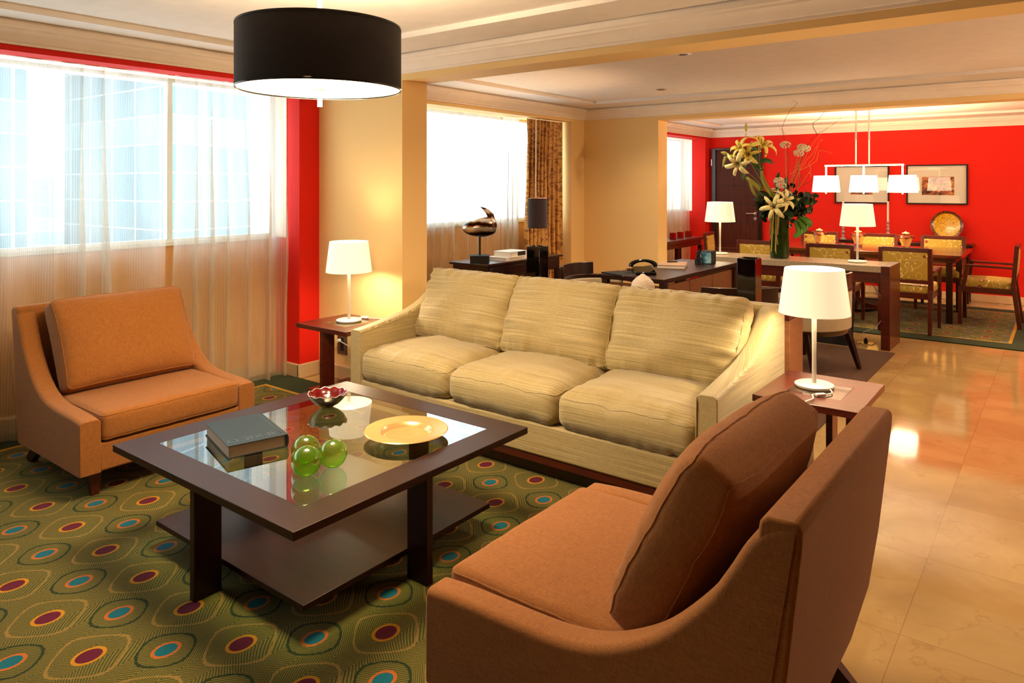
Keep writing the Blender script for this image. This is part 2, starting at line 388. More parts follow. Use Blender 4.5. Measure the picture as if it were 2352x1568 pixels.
# ceilings: lowered margin around a raised field
def ceiling(name, x0, x1, y0, y1, zs, zt, xa, xb, ya, yb):
    mb = MB().box(x0, x1, y0, y1, zt, HC+.02)
    for b in ((x0, xa, y0, y1), (xb, x1, y0, y1), (xa, xb, y0, ya), (xa, xb, yb, y1)): mb.box(*b, zs, zt+.005)
    struct(name, mb, M_WHITE, smooth=False)
ceiling('ceiling_living', XW-.02, XR, YB, 3.6, 2.42, 2.455, -4.405, XR-.4, YB+.4, 3.17)
ceiling('ceiling_study', XW-.02, XR, 3.85, 7.578, 2.42, 2.45, -4.28, XR-.4, 4.3, 7.10)
ceiling('ceiling_dining', XW3-.02, XR, 7.806, YF, 2.375, 2.405, -4.15, XR-.4, 8.2, 10.6)
CP = [(0, 2.290), (.014, 2.290), (.016, 2.306), (.024, 2.308), (.030, 2.318), (.040, 2.336), (.056, 2.352), (.074, 2.362), (.078, 2.374), (.090, 2.380), (.092, 2.407), (.072, 2.407), (.072, 2.422), (.0, 2.422)]
CP0 = CP[:-1]+[(.05, 2.398), (0, 2.398)]
def crown(name, p0, p1, inward, dz=0, ext=.092, e0=0, e1=0):
    # miter ends: e0/e1 = +1 to grow, -1 to shrink with the projection
    p0 = Vector(p0); p1 = Vector(p1); t = (p1-p0).normalized(); n_ = Vector(inward)
    rs = []
    for p, e, sg in ((p0, e0, -1), (p1, e1, 1)):
        rs.append([(p.x+n_.x*d+t.x*sg*e*d, p.y+n_.y*d+t.y*sg*e*d, z+dz) for d, z in CP])
    o = struct(name, MB().rings(rs), M_CROWN, ang=20); return o
crown('trim_1', (XW, YB), (XW, 3.6), (1, 0), e0=-1, e1=-1)
crown('trim_2', (XW, 3.6), (XR, 3.6), (0, -1), e0=-1, e1=-1)
crown('trim_3', (XW, 3.85), (XW, 7.578), (1, 0), e0=-1, e1=-1)
crown('trim_4', (XW, 7.578), (XR, 7.578), (0, -1), e0=-1, e1=-1)
crown('trim_5', (XW3, 7.806), (XW3, YF), (1, 0), dz=-.045, e0=-1, e1=-1)
crown('trim_6', (XW3, YF), (XR, YF), (0, -1), dz=-.05, e0=-1, e1=-1)
crown('trim_7', (XW, 3.85), (XR, 3.85), (0, 1), e0=-1, e1=-1)
def base(name, boxes, h=.11):
    mb = MB()
    for x0, x1, y0, y1 in boxes: mb.box(x0, x1, y0, y1, 0, h)
    struct(name, mb, M_MARBLEB, bev=.006)
base('baseboard_left', [(-4.9, XW+.02, 3.39, 3.414), (XW, XW+.022, 3.39, 3.6), (-5.02, -5.00, YB, 3.40)])
base('baseboard_pier', [(XW+.022, -3.742, 3.578, 3.6), (-3.764, -3.742, 3.6, 3.85)])
wall('wall_left_reveal', [(XO, -4.87, 3.408, 3.414, 1.085, 2.255), (XO, -4.87, YB, 3.408, 2.249, 2.255), (XO, -4.87, 4.02, 4.026, 1.085, 2.255), (XO, -4.87, 7.274, 7.28, 1.085, 2.255), (XO+.2, -4.70, 7.95, 10.784, 2.209, 2.215), (XO+.2, -4.70, 10.784, 10.79, 1.085, 2.215)], M_CROWN)
base('baseboard_study', [(-5.02, -5.00, 4.02, 7.28), (XW, XW+.02, 7.28, 7.558), (XW, -3.693, 7.558, 7.578), (-3.713, -3.693, 7.578, 7.806)])
base('baseboard_back', [(-3.62, XR, YF-.022, YF)], .10)
base('baseboard_right', [(XR-.02, XR, YB, YF)])
# windows: frame, glass pane, sill
M_FRAME = plain('white_aluminium', 'e6ecec', .4)
def window(i, x, y0, y1, ztop, mull):
    f = MB(); w = .03
    f.box(x-.03, x+.03, y0, y1, 1.085, 1.115).box(x-.03, x+.03, y0, y1, ztop-.03, ztop)
    for y in [y0+.02]+mull+[y1-.02]: f.box(x-.025, x+.025, y-.02, y+.02, 1.11, ztop-.03)
    o = struct('window_%d' % i, f, M_FRAME, smooth=False)
    g = MB().box(x-.004, x+.004, y0+.01, y1-.01, 1.10, ztop-.02).build('glass_pane', M_PANE, o, smooth=False)
    s = MB().box(x+.03, x+.055, y0, y1, 1.070, 1.098).build('window_sill', M_FRAME, o, smooth=False)
window(1, -5.06, YB+.02, 3.41, 2.255, [-1.0, 2.56])
window(2, -5.06, 4.03, 7.27, 2.255, [])
window(3, -4.90, 7.96, 10.78, 2.215, [9.2])
# ---- door
d = MB().box(-4.37, -3.70, YF-.02, YF-.002, 0, 2.04)
M_DOOR = wood('door_wood', '3a140c', '54200f', .55, (14, 14, 1.2), 0, .25)
dr = struct('door_1', d, M_DOOR, smooth=False, bev=.003)
gv = MB()
for z in (.33, .62, .91, 1.20, 1.49, 1.78): gv.box(-4.30, -3.74, YF-.022, YF-.0195, z-.003, z+.003)
gv.build('groove', M_BLACKM, dr, smooth=False)
fr = MB().box(-4.44, -4.37, YF-.04, YF-.002, 0, 2.07).box(-3.70, -3.64, YF-.04, YF-.002, 0, 2.07).box(-4.37, -3.70, YF-.04, YF-.002, 2.04, 2.07)
fr.build('door_frame', M_WOODB, dr, bev=.003)
h = MB().tube([(-3.745, YF-.02, 1.06), (-3.745, YF-.07, 1.06), (-3.76, YF-.08, 1.06), (-3.87, YF-.08, 1.06)], .010)
h.lathe([(.026, 0), (.026, .01)], (0, 0, 0), 20)
hb = h.build('door_handle', M_CHROME, dr)
MB().cyl(0, 0, 0, .012, .026).build('door_handle_rose', M_CHROME, dr, loc=(-3.745, YF-.022, 1.06), rot=(PI/2, 0, 0))
MB().cyl(0, 0, 0, .012, .026).build('door_lock', M_CHROME, dr, loc=(-3.745, YF-.022, .985), rot=(PI/2, 0, 0))
MB().box(-4.435, -4.42, YF-.055, YF-.04, 1.80, 1.90).build('door_hinge', M_CHROME, dr)
# ---------------------------------------------------------------- curtains
def curtain(name, x, y0, y1, ztop, zbot, m, label, cat, amp=.035, per=.13, seed=1, gather=0., group=None, lean=0):
    rnd = random.Random(seed); ph = [0]; ys = []
    n = max(24, int((y1-y0)/.012)); ofs = [rnd.uniform(-1, 1) for _ in range(9)]
    def f(u, v):
        y = y0+(y1-y0)*u; z = ztop+(zbot-ztop)*v
        w = noise.noise((y*2.1, seed, v*.35))*.55
        p = (y/per+w*1.7+ .35*noise.noise((y*1.3, seed+3, v*1.2)))*2*PI
        a = amp*(.35+.65*min(1, v*1.6))*(.7+.6*noise.noise((y*1.7, seed+9, 0)))
        xx = x+a*math.sin(p)+.3*a*math.sin(2.3*p+seed)+.012*noise.noise((y*6, z*1.5, seed))
        yy = min(y1, y+lean*v*(u-.5)+ 1.0*a*math.cos(p))
        return (xx, yy, z)
    o = MB().grid(f, n, 22).build(name, m, recalc=False, ang=180)
    return tag(o, label, cat, group)
GW = 'sheer curtains over the windows'
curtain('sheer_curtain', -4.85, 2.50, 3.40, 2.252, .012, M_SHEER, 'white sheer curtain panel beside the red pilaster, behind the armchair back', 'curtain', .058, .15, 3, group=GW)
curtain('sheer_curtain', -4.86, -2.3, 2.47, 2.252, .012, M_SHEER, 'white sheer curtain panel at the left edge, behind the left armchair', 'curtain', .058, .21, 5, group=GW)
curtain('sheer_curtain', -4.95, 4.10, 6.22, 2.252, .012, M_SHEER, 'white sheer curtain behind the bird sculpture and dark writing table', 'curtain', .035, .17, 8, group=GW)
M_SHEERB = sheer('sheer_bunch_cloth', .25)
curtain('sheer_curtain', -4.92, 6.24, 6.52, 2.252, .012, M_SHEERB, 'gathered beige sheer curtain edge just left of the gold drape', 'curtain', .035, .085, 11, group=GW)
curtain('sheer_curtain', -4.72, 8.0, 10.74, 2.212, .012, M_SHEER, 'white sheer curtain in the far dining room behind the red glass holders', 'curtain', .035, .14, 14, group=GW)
curtain('damask_drape', -4.82, 6.53, 7.26, 2.25, .01, M_DAMASK, 'gold and brown patterned drape gathered behind the black shaded lamp', 'curtain', .05, .075, 21)
tag(MB().tube([(-4.74, 6.60, 2.25), (-4.745, 6.60, 1.36)], .006).build('curtain_wand', M_CORD), 'thin white curtain wand hanging in front of the gold drape', 'curtain wand')
# ---------------------------------------------------------------- outside
def tower_mat(name, c1, c2, fl, bay):
    n = NT(name); q = n.xyz(n.co())
    fz = n.M('FRACT', n.M('DIVIDE', q[2], fl)); fx = n.M('FRACT', n.M('DIVIDE', n.M('ADD', q[0], q[1]), bay))
    l = n.M('MAXIMUM', n.M('LESS_THAN', fz, .05), n.M('LESS_THAN', fx, .06)); sp = n.M('LESS_THAN', n.M('ABSOLUTE', n.M('SUBTRACT', n.M('FRACT', n.M('DIVIDE', q[2], fl*5)), .5)), .1)
    c = n.mix(sp, c1, c2); c = n.mix(l, c, 'a8b4b8')
    return n.P(color=c, rough=.35, spec=.4)
M_TOWER = tower_mat('blue_glass_facade', '5c7882', '6f8890', 2.45, 4.4)
M_TOWER2 = tower_mat('pale_facade', '60808a', '748e96', 3.0, 3.2)
def place(u, t):  # direction as seen from the room, t metres away
    a = (u-1176)/1652; return (t*(-math.sin(YAW)+a*math.cos(YAW)), t*(math.cos(YAW)+a*math.sin(YAW)))
cx_, cy_ = place(390, 60); lx, ly = place(148, 72); rx, ry = place(760, 78)
def tower(name, pts, label, m):
    mb = MB(); mb.prism([(x, y) for x, y in pts], -45, 60, 'z'); o = mb.build(name, m, smooth=False); tag(o, label, 'building'); return o
bx, by = place(500, 110)
tower('office_tower', [(cx_, cy_), (rx, ry), (bx, by), (lx, ly)], 'pale blue glass office tower filling most of the left window', M_TOWER)
a0 = place(-420, 50); a1 = place(62, 66); a2 = place(40, 90); a3 = place(-420, 90)
tower('office_tower', [a0, a1, a2, a3], 'pale office tower at the far left of the left window', M_TOWER2)
b0 = place(60, 160); b1 = place(160, 160); b2 = place(160, 190); b3 = place(60, 190)
mb = MB(); mb.prism([b0, b1, b2, b3], -45, 3.0, 'z'); tag(mb.build('low_building', M_TOWER2, smooth=False), 'low white distant building seen between the two towers', 'building')
# ---------------------------------------------------------------- rugs
M_C1 = carpet('peacock_carpet', -2.98, .40, 1.73, 2.71, .028)
M_C2 = carpet('dining_carpet', -2.05, 9.17, 1.62, .95, .028, ox=-.62, oy=8.42)
tag(MB().box(-4.995, -.96, -2.3, 3.40, .0, .012).build('area_rug', M_C1, bev=.004), 'green rug with purple and teal dots under the coffee table', 'rug')
tag(MB().box(-4.0, .10, 7.925, 10.40, .0, .010).build('area_rug', M_C2, bev=.004), 'green bordered patterned rug under the dining table', 'rug')
M_C3 = NT('brown_carpet'); _f = M_C3.noise(M_C3.co((1, .2, 1)), 220, 2); M_C3.P(color=M_C3.mix(_f, '3a2416', '6a4830'), rough=.95); M_C3.bump(_f, .4, .002)
tag(MB().box(-3.95, -1.2, 4.35, 7.13, .0, .008).build('area_rug', M_C3.m), 'plain brown rug under the desk and tub chairs', 'rug')
# ---------------------------------------------------------------- cushions
def cmap(q, h, r, puff, bulge, pinch, wr, seed):
    x, y, z = q; hx, hy, hz = h
    core = Vector((max(-(hx-r), min(hx-r, x)), max(-(hy-r), min(hy-r, y)), max(-(hz-r), min(hz-r, z))))
    d_ = Vector(q)-core
    p = core+(d_.normalized()*r if d_.length > 1e-9 else d_)
    u = p.x/hx; v = p.y/hy; w = p.z/hz
    m = max(0, (1-u*u))*max(0, (1-v*v))
    e = max(abs(u), abs(v))
    p.z += w*puff*m**.6
    p.z *= 1-pinch*(abs(u)**5+abs(v)**5)*.5
    p.x += (1 if u > 0 else -1)*bulge*abs(u)**4*(1-w*w)*(1-v*v)
    p.y += (1 if v > 0 else -1)*bulge*abs(v)**4*(1-w*w)*(1-u*u)
    p.x *= 1-.02*pinch*4*(1-v*v)*abs(u)**3; p.y *= 1-.02*pinch*4*(1-u*u)*abs(v)**3
    if wr:
        k = max(0, (e-.55)/.45)
        if abs(u) > abs(v): nz = noise.noise((p.x*4, p.y*34, p.z*5+seed))
        else: nz = noise.noise((p.x*34, p.y*4, p.z*5+seed))
        p.z += wr*k*nz*(1 if w > 0 else -1)*min(1, abs(w)*1.5)
        big = noise.noise((p.x*5+seed, p.y*5, seed*.7)); p.z += wr*1.2*big*w*(1-.4*k)
    return p
def cushion(name, mat, parent, size, r=.03, puff=.03, bulge=.012, pinch=0., wr=0., seed=0, loc=(0,0,0), rot=(0,0,0), piping=None, N=(34, 34, 8)):
    h = [s/2 for s in size]; mb = MB(); P = []
    def ts(half, n):
        a = [-half+r*k/3 for k in range(3)]; b = [-half+r+(2*half-2*r)*k/n for k in range(n+1)]; return a+b+[-t for t in reversed(a)]
    T = [ts(h[i], N[i]) for i in range(3)]
    cache = {}
    def V(i, j, k):
        key = (i, j, k)
        if key not in cache: cache[key] = mb.bm.verts.new(cmap((T[0][i], T[1][j], T[2][k]), h, r, puff, bulge, pinch, wr, seed))
        return cache[key]
    n0, n1, n2 = (len(t)-1 for t in T)
    for k in (0, n2):
        for i in range(n0):
            for j in range(n1): mb.bm.faces.new((V(i, j, k), V(i+1, j, k), V(i+1, j+1, k), V(i, j+1, k)))
    for j in (0, n1):
        for i in range(n0):
            for k in range(n2): mb.bm.faces.new((V(i, j, k), V(i+1, j, k), V(i+1, j, k+1), V(i, j, k+1)))
    for i in (0, n0):
        for j in range(n1):
            for k in range(n2): mb.bm.faces.new((V(i, j, k), V(i, j+1, k), V(i, j+1, k+1), V(i, j, k+1)))
    o = mb.build(name, mat, parent, loc=loc, rot=rot, ang=180)
    if piping:
        pb = MB()
        for sg in piping:
            pts = []; zq = sg*(h[2]-r*.35); rr = r*1.0
            seq = []
            for (cx, cy, a0) in ((h[0]-rr, h[1]-rr, 0), (-h[0]+rr, h[1]-rr, 90), (-h[0]+rr, -h[1]+rr, 180), (h[0]-rr, -h[1]+rr, 270)):
                for q in range(5):
                    a = math.radians(a0+q*22.5); seq.append((cx+rr*math.cos(a), cy+rr*math.sin(a)))
            M_ = len(seq)
            for q in range(M_):
                a = seq[q]; b = seq[(q+1) % M_]; L = math.hypot(b[0]-a[0], b[1]-a[1]); st = max(1, int(L/.03))
                for s_ in range(st):
                    t = s_/st; pts.append(cmap((a[0]+(b[0]-a[0])*t, a[1]+(b[1]-a[1])*t, zq), h, r, puff, bulge, pinch, wr, seed))
            pb.tube(pts, .0028, 6, loop=True)
        pb.build('piping', mat, o)
    return o
def arm(mb, prof, y0, y1, zb, r, dmax=9):
    """arm panel lofted along a side profile of (depth, height), y0 outer..y1 inner, rounded top"""
    rs = []; n = len(prof); s = 1 if y1 > y0 else -1
    for i, (d_, z) in enumerate(prof):
        a = prof[max(0, i-1)]; b = prof[min(n-1, i+1)]
        tx, tz = b[0]-a[0], b[1]-a[1]; L = math.hypot(tx, tz); nx, nz = -tz/L, tx/L
        ring = [(min(d_, dmax), y0, zb)]
        m = 5
        for k in range(m+1):
            t = PI/2*k/m; dn = r*(math.sin(t)-1); ring.append((d_+nx*dn, y0+s*r*(1-math.cos(t)), z+nz*dn))
        for k in range(m+1):
            t = PI/2*(1-k/m); dn = r*(math.sin(t)-1); ring.append((d_+nx*dn, y1-s*r*(1-math.cos(t)), z+nz*dn))
        ring.append((min(d_, dmax), y1, zb)); rs.append(ring)
    mb.rings(rs)
def smooth_prof(p, k=4):
    out = []
    for i in range(len(p)-1):
        p0 = p[max(i-1, 0)]; p1 = p[i]; p2 = p[i+1]; p3 = p[min(i+2, len(p)-1)]
        for s in range(k):
            t = s/k
            out.append(tuple(.5*((2*p1[c])+(-p0[c]+p2[c])*t+(2*p0[c]-5*p1[c]+4*p2[c]-p3[c])*t*t+(-p0[c]+3*p1[c]-3*p2[c]+p3[c])*t**3) for c in (0, 1)))
    return out+[p[-1]]
def armchair(loc, rz, D, label):
    """local: +x backward from the seat front, y across"""
    t = thing('armchair', label, 'armchair', loc, rz, 'rust orange armchairs'); W2 = .455
    prof = smooth_prof([(x*D, z) for x, z in ((.006, .390), (.05, .395), (.14, .401), (.34, .407), (.44, .415), (.52, .432), (.60, .465), (.70, .53), (.80, .635), (.85, .71), (.89, .78), (.925, .822), (.96, .84), (.99, .846))])
    for s in (-1, 1):
        mb = MB(); arm(mb, prof, s*W2, s*(W2-.095), .135, .022, .885*D); mb.build('armrest', M_ORANGE, t, ang=50, bev=.010, seg=3)
    MB().box(.012, .86*D, -W2+.09, W2-.09, .135, .272).build('seat_base', M_ORANGE, t, bev=.01)
    bp = [(.80*D, .136), (.89*D, .136), (.94*D, .32), (.967*D, .50), (1.0*D, .80), (1.002*D, .838), (.992*D, .850), (.935*D, .848), (.92*D, .838), (.86*D, .42)]
    MB().prism(bp, -W2+.003, W2-.003).build('backrest', M_ORANGE, t, bev=.014, seg=3)
    cushion('seat_cushion', M_ORANGE, t, (.80*D, .715, .135), .028, .012, .006, 0, .003, 2, loc=(.395*D+.004, 0, .343), piping=(-1, 1), N=(20, 20, 5))
    cushion('back_cushion', M_ORANGE, t, (.50, .70, .17), .03, .045, .012, .42, .006, 5+D, loc=(.67*D, 0, .645), rot=(0, math.radians(-63), 0), piping=(-1, 1), N=(26, 34, 6))
    for s in (-1, 1):
        MB().bar((.09, s*.36, .135), (.085, s*.36, .012), (.055, .035), (.055, .035)).build('leg', M_WOODR, t, bev=.002)
        MB().bar((.80*D, s*.36, .136), (.94*D, s*.38, .012 if D < .95 else .0), (.055, .036), (.065, .045)).build('leg', M_WOODB, t, bev=.002)
    return t
armchair((-3.62, 1.875, 0), PI, .87, 'rust orange armchair against the sheer curtains at left')
armchair((-1.40, 1.875, 0), 0, 1.0, 'rust orange armchair seen from behind in the right foreground')
# ---------------------------------------------------------------- sofa (local x across, y backward)
s = thing('sofa', 'three-seat striped beige green sofa between the two lamp tables', 'sofa', (-2.365, 2.955, 0)); SW = 1.19
prof = smooth_prof([(.0, .594), (.02, .597), (.06, .601), (.15, .612), (.26, .628), (.38, .648), (.48, .672), (.58, .712), (.66, .762), (.73, .815), (.79, .853), (.86, .872), (.93, .868)])
for sg in (-1, 1):
    mb = MB(); arm(mb, prof, sg*SW, sg*(SW-.095), .128, .024)
    o = mb.build('armrest', M_SOFAY, s, ang=50, bev=.010, seg=3)
    # arm() builds depth along x: turn it so depth runs along +y
    o.data.transform(Matrix(((0, 1, 0, 0), (1, 0, 0, 0), (0, 0, 1, 0), (0, 0, 0, 1)))); o.data.flip_normals()
    pb = MB(); pp = [(sg*(SW-.095)+sg*.002, y_+.004, z_-.014) for y_, z_ in prof[::2]]; pb.tube([(sg*(SW-.095), -.001, .30)]+[(sg*(SW-.092), -.002, .56)]+pp, .003, 6)
    pb.build('piping', M_SOFA, s)
MB().box(-SW+.09, SW-.09, .006, .84, .128, .292).build('seat_base', M_SOFA, s, bev=.012)
MB().prism([(.70, .13), (.93, .13), (.93, .86), (.92, .872), (.84, .872), (.82, .86)], -SW+.01, SW-.01, 'x').build('backrest', M_SOFA, s, bev=.014, seg=3)
cw = (2*SW-.19)/3
for k in range(3):
    x = -SW+.095+cw*(k+.5)
    cushion('seat_cushion', M_SOFA, s, (cw-.006, .74, .185), .055, .048, .014, .15, .012, 10+k*3, loc=(x, .355, .385), piping=(1,), N=(34, 24, 6))
    cushion('back_cushion', M_SOFAB, s, (cw+.01, .475, .17), .03, .055, .02, .5, .024, 30+k*5, loc=(x, .60, .695), rot=(math.radians(66), 0, math.radians((0, .6, -.5)[k])), piping=(-1, 1), N=(38, 26, 6))
MB().box(-SW+.01, SW-.01, .015, .90, .088, .128).build('bottom_rail', M_WOODR, s, bev=.004)
MB().box(-SW+.05, SW-.05, .07, .86, .012, .09).build('plinth', M_WOODB, s, bev=.003)
# ---------------------------------------------------------------- glass-topped tables
def slab_table(name, label, loc, sx, sy, h, fw, inset, legw, legd, shz, shx, shy, woodm, group, th=.028):
    t = thing(name, label, 'table', loc, 0, group)
    a, b = sx/2, sy/2; ix, iy = inset
    mb = MB()
    def ring(z): return [(-a, -b, z), (a, -b, z), (a, b, z), (-a, b, z)], [(-ix, -iy, z), (ix, -iy, z), (ix, iy, z), (-ix, iy, z)]
    bm = mb.bm; oT, iT = ring(h); oB, iB = ring(h-th)
    V = [[bm.verts.new(p) for p in r] for r in (oT, iT, oB, iB)]
    for k in range(4):
        j = (k+1) % 4
        bm.faces.new((V[0][k], V[0][j], V[1][j], V[1][k])); bm.faces.new((V[2][j], V[2][k], V[3][k], V[3][j]))
        bm.faces.new((V[2][k], V[2][j], V[0][j], V[0][k])); bm.faces.new((V[1][k], V[1][j], V[3][j], V[3][k]))
    mb.build('table_top', woodm, t, bev=.002)
    MB().box(-ix+.001, ix-.001, -iy+.001, iy-.001, h-.009, h-.001).build('glass_inset', M_TGLASS, t, smooth=False)
    eb = MB(); e = .004
    for q in ((-ix, ix, -iy, -iy+e), (-ix, ix, iy-e, iy), (-ix, -ix+e, -iy, iy), (ix-e, ix, -iy, iy)): eb.box(*q, h-.02, h-.009)
    eb.build('glass_rebate', M_BLACKM, t, smooth=False)
    for dx, dy in ((0, -1), (1, 0), (0, 1), (-1, 0)):
        if dx: q = (min(dx*a-dx*.008, dx*a-dx*.008-dx*legd), max(dx*a-dx*.008, dx*a-dx*.008-dx*legd), -legw/2, legw/2)
        else: q = (-legw/2, legw/2, min(dy*b-dy*.008, dy*b-dy*.008-dy*legd), max(dy*b-dy*.008, dy*b-dy*.008-dy*legd))
        MB().box(*q, .012 if group == 'x' else 0.0, h-th).build('leg', woodm, t, bev=.002)
    MB().box(-shx, shx, -shy, shy, shz-.022, shz).build('shelf', woodm, t, bev=.002)
    return t
ct = slab_table('coffee_table', 'dark square coffee table with glass inset and low shelf', (-2.472, 1.932, .012), 1.215, 1.205, .428, .13, (.478, .478), .032, .105, .108, .492, .482, M_WOOD, None)
GT = 'square lamp tables beside the sofa'
slab_table('side_table', 'dark lamp table left of the sofa by the red pilaster', (-3.935, 3.24, .0), .53, .45, .55, .1, (.125, .12), .03, .10, .10, .2, .18, M_WOODR, GT, .03)
slab_table('side_table', 'brown lamp table right of the sofa on the marble floor', (-.905, 3.52, .0), .445, .54, .55, .1, (.118, .125), .03, .10, .10, .18, .2, M_WOODR, GT, .03)
# ---------------------------------------------------------------- lamps
GL = 'white shaded table lamps'
def shade(mb, z0, z1, r0, r1, n=48, th=.002):
    mb.lathe([(r0, z0), (r1, z1), (r1-th, z1), (r0-th, z0), (r0, z0)], n=n, cap=False)
def table_lamp(loc, label, power, lean=0, s=1, cordrot=0):
    t = thing('table_lamp', label, 'lamp', loc, cordrot, GL)
    MB().lathe([(.001, 0), (.082*s, 0), (.087*s, .004), (.087*s, .012), (.080*s, .016), (.02, .018), (.001, .018)], n=40, cap=False).build('lamp_base', M_SATIN, t)
    MB().lathe([(.011, .016), (.0095, .15), (.012, .34*s), (.001, .345*s)], n=16, cap=False).build('pole', M_SATIN, t)
    b = MB(); shade(b, .345*s, .555*s, .158*s, .132*s); b.build('lamp_shade', M_SHADE, t)
    MB().sphere((0, 0, .44*s), .028, 12).build('bulb', M_BULB, t)
    light('lamp_glow', 'POINT', (0, 0, .42*s), power, (1, .81, .56), .05, t)
    return t
table_lamp((-3.955, 3.275, .55), 'white shaded table lamp left of the sofa, nearest the pilaster', 17)
table_lamp((-.94, 3.555, .55), 'large white shaded table lamp on the table right of the sofa', 17)
table_lamp((-2.93, 7.45, .76), 'white shaded lamp left of the flowers on the granite console', 7)
table_lamp((-1.58, 7.47, .76), 'white shaded lamp right of the flowers on the granite console', 7)
def cord(name, pts, label, cat='cord', r=.0028, m=M_CORD, k=6):
    P = [Vector(p) for p in pts]; out = []
    for i in range(len(P)-1):
        p0, p1, p2, p3 = P[max(i-1, 0)], P[i], P[i+1], P[min(i+2, len(P)-1)]
        for s_ in range(k):
            t = s_/k; out.append(.5*((2*p1)+(-p0+p2)*t+(2*p0-5*p1+4*p2-p3)*t*t+(-p0+3*p1-3*p2+p3)*t**3))
    out.append(P[-1]); return tag(MB().tube(out, r, 6).build(name, m), label, cat)
c1 = cord('lamp_cord', [(-.86, 3.52, .556), (-.84, 3.47, .556), (-.86, 3.42, .556), (-.90, 3.385, .558), (-.885, 3.33, .556), (-.895, 3.27, .557), (-.897, 3.240, .552), (-.898, 3.234, .50), (-.90, 3.235, .42)], 'white cord with switch trailing over the right lamp table edge')
MB().box(-.022, .022, -.010, .010, 0, .014).build('switch', M_CORD, c1, loc=(-.872, 3.40, .551), rot=(0, 0, .8), bev=.004)
c2 = cord('lamp_cord', [(-4.0, 3.37, .556), (-3.95, 3.40, .556), (-3.9, 3.42, .556), (-3.86, 3.44, .556), (-3.80, 3.45, .556), (-3.79, 3.47, .54), (-3.79, 3.48, .40), (-3.86, 3.52, .18), (-3.98, 3.56, .14), (-4.20, 3.57, .24), (-4.43, 3.575, .30)], 'white cord looping from the left lamp down to the wall outlet')
MB().box(-.03, .03, -.012, .012, 0, .016).build('switch', M_CORD, c2, loc=(-3.94, 3.405, .551), rot=(0, 0, .2), bev=.005)
MB().cyl(0, 0, 0, .03, .014, 12).build('plug', M_CORD, c2, loc=(-4.44, 3.592, .30), rot=(PI/2, 0, 0))
t = thing('wall_outlet', 'grey metal outlet plate low on the pier behind the left lamp table', 'outlet', (-4.42, 3.6, .27))
MB().box(-.055, .055, -.008, -.001, -.075, .075).build('cover_plate', plain('pewter', '6f6458', .35, metal=.8), t, bev=.002)
MB().box(-.018, .018, -.011, -.008, -.05, .05).build('socket', M_BLACKM, t)
t = thing('floor_outlet', 'brass floor outlet with a plug beside the console leg', 'outlet', (-1.50, 7.43, 0))
MB().box(-.07, .07, -.06, .06, 0, .006).build('cover_plate', M_BRASS, t, bev=.002)
MB().lathe([(.018, .006), (.018, .03), (.008, .05), (.001, .052)], n=12, cap=False).build('plug', M_BLACKM, t)
cord('lamp_cord', [(-1.50, 7.43, .05), (-1.52, 7.44, .10), (-1.42, 7.47, .16), (-1.36, 7.50, .28), (-1.38, 7.54, .42), (-1.50, 7.60, .58), (-1.52, 7.66, .70)], 'white cord hanging below the granite console to the floor outlet')
# black shaded lamp and the matching  empty black vase on the sofa-back console
def square_vase(parent, w, h, z):
    mb = MB(); bm = mb.bm; t = .008
    a, b = w/2, w/2-t
    def sq(r, zz): return [bm.verts.new(p) for p in ((-r, -r, zz), (r, -r, zz), (r, r, zz), (-r, r, zz))]
    R = [sq(a, z), sq(a, z+h), sq(b, z+h), sq(b, z+.02)]
    for p, q in zip(R, R[1:]):
        for i in range(4): bm.faces.new((p[i], p[(i+1) % 4], q[(i+1) % 4], q[i]))
    bm.faces.new(list(reversed(R[0]))); bm.faces.new(R[-1])
    return mb
t = thing('black_lamp', 'lamp with dark drum shade on a tall black square base', 'lamp', (-3.84, 5.37, .008))
square_vase(t, .143, .93, 0).build('lamp_base', M_BLACK, t, bev=.003)
MB().cyl(0, 0, .02, 1.20, .007, 12).build('pole', M_BRASS, t)
MB().cyl(0, 0, 1.02, 1.08, .013, 12).build('socket', M_BRASS, t)
b = MB(); b.lathe([(.090, 1.095), (.090, 1.368), (.088, 1.368), (.088, 1.095), (.090, 1.095)], n=40, cap=False); b.build('lamp_shade', fabric('charcoal_linen', '2e2226', '46363a', 500), t)
MB().sphere((0, 0, 1.22), .024, 12).build('bulb', M_BULB, t)
light('lamp_glow', 'POINT', (0, 0, 1.25), 22, WARM, .03, t)
t = tag(square_vase(None, .105, .285, 0).build('black_vase', M_BLACK, None, loc=(-1.425, 4.06, .80), bev=.003), 'tall empty black square vase behind the sofa, nearest the right lamp', 'vase')
wv = NT('ribbed_ceramic'); q = wv.xyz(wv.co()); ang = wv.M('ARCTAN2', q[1], q[0])
wvo = wv.node('ShaderNodeTexVoronoi', i_Scale=130.0); wv.l.new(wv.co((1, 1, .7)), wvo.inputs['Vector']); ww = wvo.outputs['Distance']
wv.P(color='e8d8c0', rough=.5); wv.bump(ww, .8, .006)
tag(MB().lathe([(.001, 0), (.045, 0), (.068, .03), (.074, .06), (.066, .09), (.040, .118), (.018, .132), (.010, .140), (.008, .140), (.006, .12)], n=48, cap=False).build('white_vase', wv.m, loc=(-2.105, 4.08, .80)), 'white textured teardrop vase behind the sofa cushions', 'vase')
# sofa-back console
t = thing('console_table', 'brown console standing against the back of the sofa', 'table', (-2.35, 4.075, 0))
MB().box(-1.18, 1.18, -.125, .125, .77, .80).build('table_top', M_WOODR, t, bev=.002)
for sg in (-1, 1): MB().box(min(sg*1.18, sg*1.145), max(sg*1.18, sg*1.145), -.12, .12, 0, .77).build('side_panel', M_WOODL, t, bev=.002)
MB().box(-1.145, 1.145, -.115, .115, .10, .13).build('shelf', M_WOODR, t)
